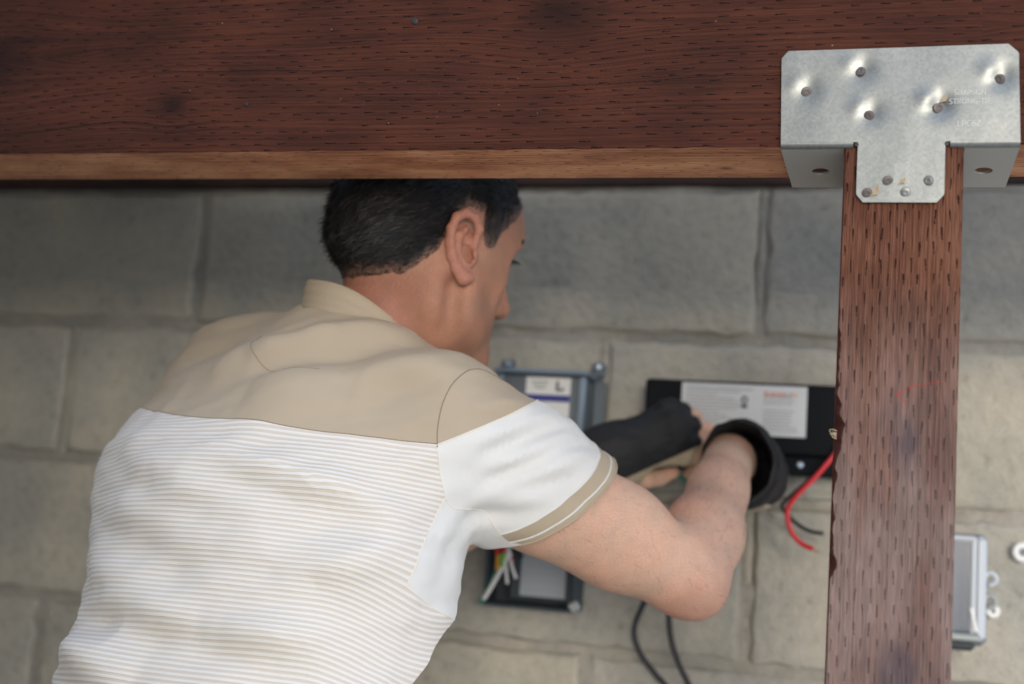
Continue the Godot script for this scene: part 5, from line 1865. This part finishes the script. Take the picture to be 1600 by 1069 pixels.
func build_gloves(man: Node3D, tr: Transform3D) -> void:
	# left: open fingertips, black back and tan palm
	var lf := Field.new()
	left_hand(lf, 0)
	for k in FING:
		var q: Array = FING[k]
		lf.bone(fv(q[0]), fv(q[0]).lerp(fv(q[1]), 0.36), 0.0112, 0.0104, 0.005)
	for k in ["index", "middle", "ring", "little"]:
		var q: Array = FING[k]
		var kn := fv(q[0]) + Vector3(-0.004, 0.004, 0.009)
		lf.bone(kn, kn + (fv(q[1]) - fv(q[0])) * 0.25, 0.0075, 0.0065, 0.004)
		lf.bone(fv(q[1]) + (fv(q[0]) - fv(q[1])) * 0.68, fv(q[1]) + (fv(q[0]) - fv(q[1])) * 0.60, 0.0114, 0.0114, 0.002)
	lf.bone(WRL.lerp(ELL, 0.10), WRL, 0.0300, 0.0300, 0.02)
	var lm := nets(lf, Vector3(-0.34, -0.29, -0.60), Vector3(-0.14, -0.13, -0.44), 0.0030, 0.0032)
	crease(lm, 171, 0.0016, 0.0)
	var pn := Vector3(-0.0304, 0.0593, 0.0077).normalized()
	var pp := Vector3(-0.248, -0.2520, -0.49)
	var s := split(lm, func(p: Vector3) -> float: return (p - pp).dot(pn))
	var g := Node3D.new()
	g.name = "glove"
	man.add_child(g, true)
	obj("glove_back", cut_normals(s[0]), M.glove, g, tr)
	obj("glove_palm", cut_normals(s[1]), M.glove_palm, g, tr)
	var wa := (WRL - ELL).normalized()
	var ws := wa.cross(Vector3.UP).normalized()
	var wu := ws.cross(wa)
	var wc := WRL.lerp(ELL, 0.06)
	obj("wrist_strap", grid_mesh(48, 8, func(u: float, w: float) -> Vector3:
		var an := u * TAU
		var r := 0.0345 + 0.0018 * sin(w * PI) + 0.0008 * sin(an * 5.0)
		return wc + (ws * cos(an) + wu * sin(an)) * r + wa * (w - 0.5) * 0.026, func(u: float, w: float) -> Vector2: return Vector2(u, w)), M.strap, g, tr)
	var tg := wc + wa * 0.024
	for k in ["index", "middle", "ring", "little"]:
		var q: Array = FING[k]
		var kp := st_new()
		var c0 := fv(q[0]) + Vector3(-0.003, 0.005, 0.0125)
		add_lathe(kp, PackedVector2Array([Vector2(0.0085, -0.004), Vector2(0.0085, 0.0), Vector2(0.0065, 0.0022), Vector2(0.0, 0.003)]), Transform3D(Basis(Vector3.UP, 0.25), c0), 14)
		obj("knuckle_pad", kp.commit(), M.knuckle, g, tr)
	obj("strap_tag", box_mesh(Vector3.ZERO, Vector3(0.0035, 0.017, 0.002), 0.0006), M.strap_tag, g, Transform3D(Basis(wa, wu, ws), o_of(tr) + tg - ws * -0.0345))
	# right: seen into the wide open cuff
	var g2 := Node3D.new()
	g2.name = "glove_001"
	man.add_child(g2, true)
	var a := Vector3(-0.1156, -0.2262, -0.452)
	var b := Vector3(-0.1050, -0.2335, -0.552)
	var ax := (b - a).normalized()
	var ux := Vector3.RIGHT - ax * ax.x
	ux = ux.normalized()
	var uy := ax.cross(ux).normalized()
	if uy.y < 0.0: uy = -uy
	var wn := fnl(161, 14.0, 2)
	obj("glove_cuff", grid_mesh(64, 22, func(u: float, w: float) -> Vector3:
		var an := u * TAU
		var prof := [[0.90, 0.030], [0.45, 0.0345], [0.10, 0.0400], [0.0, 0.0412], [-0.012, 0.0424], [0.0, 0.0436], [0.08, 0.0448], [0.22, 0.0440], [0.34, 0.0446], [0.55, 0.0430], [0.8, 0.0440], [1.05, 0.040], [1.15, 0.030]]
		var t := w * (prof.size() - 1)
		var i := mini(int(t), prof.size() - 2)
		var l := lerpf(prof[i][0], prof[i + 1][0], t - i)
		var r := lerpf(prof[i][1], prof[i + 1][1], t - i)
		r += 0.0030 * wn.get_noise_3d(cos(an) * 0.1, sin(an) * 0.1, l * 0.35) - 0.0016 * absf(wn.get_noise_3d(cos(an) * 0.05 + 4.0, sin(an) * 0.05, l * 0.9))
		var rim := -0.016 * sin(an) * (1.0 - clampf(l, 0.0, 1.0))
		return a + ax * (l * 0.095 + rim * 0.8) + ux * (cos(an) * r * 0.96) + uy * (sin(an) * r * 1.06), func(u: float, w: float) -> Vector2: return Vector2(u, w)), M.glove, g2, tr)
	for band: float in [0.16, 0.30]:
		var rp := PackedVector3Array()
		for i in 49:
			var an := TAU * i / 48.0
			var r := 0.0452 + 0.0020 * wn.get_noise_3d(cos(an) * 0.1, sin(an) * 0.1, band * 0.35)
			var rim := -0.016 * sin(an) * (1.0 - band)
			rp.append(a + ax * (band * 0.095 + rim * 0.8) + ux * (cos(an) * r * 0.965) + uy * (sin(an) * r * 1.065))
		var bs := st_new()
		add_tube(bs, rp, 0.0011, 6, false)
		obj("cuff_stitching", bs.commit(), M.strap, g2, tr)
	var rf := Field.new()
	right_hand(rf, 1)
	rf.ellipsoid(Vector3(-0.108, -0.236, -0.545), Basis.IDENTITY, Vector3(0.040, 0.040, 0.030), 0.01)
	var rm := nets(rf, Vector3(-0.19, -0.30, -0.62), Vector3(-0.05, -0.17, -0.43), 0.0032, 0.003)
	crease(rm, 173, 0.0018, 0.0)
	s = split(rm, func(p: Vector3) -> float: return p.y + 0.2685 + (p.x + 0.108) * 0.1)
	obj("glove_back", cut_normals(s[0]), M.glove, g2, tr)
	obj("glove_palm", cut_normals(s[1]), M.glove_palm, g2, tr)

# ------------------------------------------------------------------ scene
func _ready() -> void:
	var cam := Camera3D.new()
	cam.name = "camera"
	cam.position = Vector3(0.02495, -0.30796, 0.99733)
	cam.rotation = Vector3(0.1374, 0.27802, 0.07285)
	cam.fov = 30.1586
	cam.near = 0.05
	cam.far = 400.0
	var attr := CameraAttributesPhysical.new()
	attr.frustum_focal_length = 44.5
	attr.frustum_focus_distance = 1.07
	attr.exposure_aperture = 3.1
	cam.attributes = attr
	cam.fov = 30.1586
	add_child(cam)
	cam.current = true
	var we := WorldEnvironment.new()
	we.name = "world_environment"
	var env := Environment.new()
	env.background_mode = Environment.BG_SKY
	var sky := Sky.new()
	var sm := ProceduralSkyMaterial.new()
	sm.sky_top_color = Color(0.62, 0.67, 0.755)
	sm.sky_horizon_color = Color(0.84, 0.85, 0.86)
	sm.sky_curve = 0.15
	sm.ground_bottom_color = Color(0.35, 0.32, 0.28)
	sm.ground_horizon_color = Color(0.60, 0.58, 0.54)
	sm.sky_energy_multiplier = 1.25
	sky.sky_material = sm
	env.sky = sky
	env.tonemap_mode = Environment.TONE_MAPPER_LINEAR
	env.tonemap_exposure = 1.98
	env.sdfgi_enabled = true
	env.ssao_enabled = true
	env.ssil_enabled = true
	we.environment = env
	add_child(we)
	var sun := DirectionalLight3D.new()
	sun.name = "sun"
	sun.light_color = Color(1.0, 0.965, 0.915)
	sun.light_energy = 0.5
	sun.light_angular_distance = 26.0
	sun.shadow_enabled = true
	add_child(sun)
	sun.look_at_from_position(Vector3(0.34, 0.02, 1.0), Vector3.ZERO)
	make_materials()
	var ground := MeshInstance3D.new()
	var pm := PlaneMesh.new()
	pm.size = Vector2(300, 300)
	ground.mesh = pm
	ground.material_override = M.ground
	ground.name = "ground"
	ground.position.y = GROUND_Y
	ground.set_meta("kind", "structure")
	add_child(ground)
	var added_soil := MeshInstance3D.new()  # unseen dark patch added to cut light bounced up at the left
	var spm := PlaneMesh.new()
	spm.size = Vector2(1.75, 1.9)
	added_soil.mesh = spm
	added_soil.material_override = M.added_soil
	added_soil.name = "added_soil"
	added_soil.position = Vector3(-0.98, GROUND_Y + 0.004, 0.30)
	added_soil.set_meta("kind", "structure")
	add_child(added_soil)
	build_wall()
	build_wood()
	build_bracket()
	build_enclosure()
	build_driver()
	build_wires()
	build_cover()
	build_man()
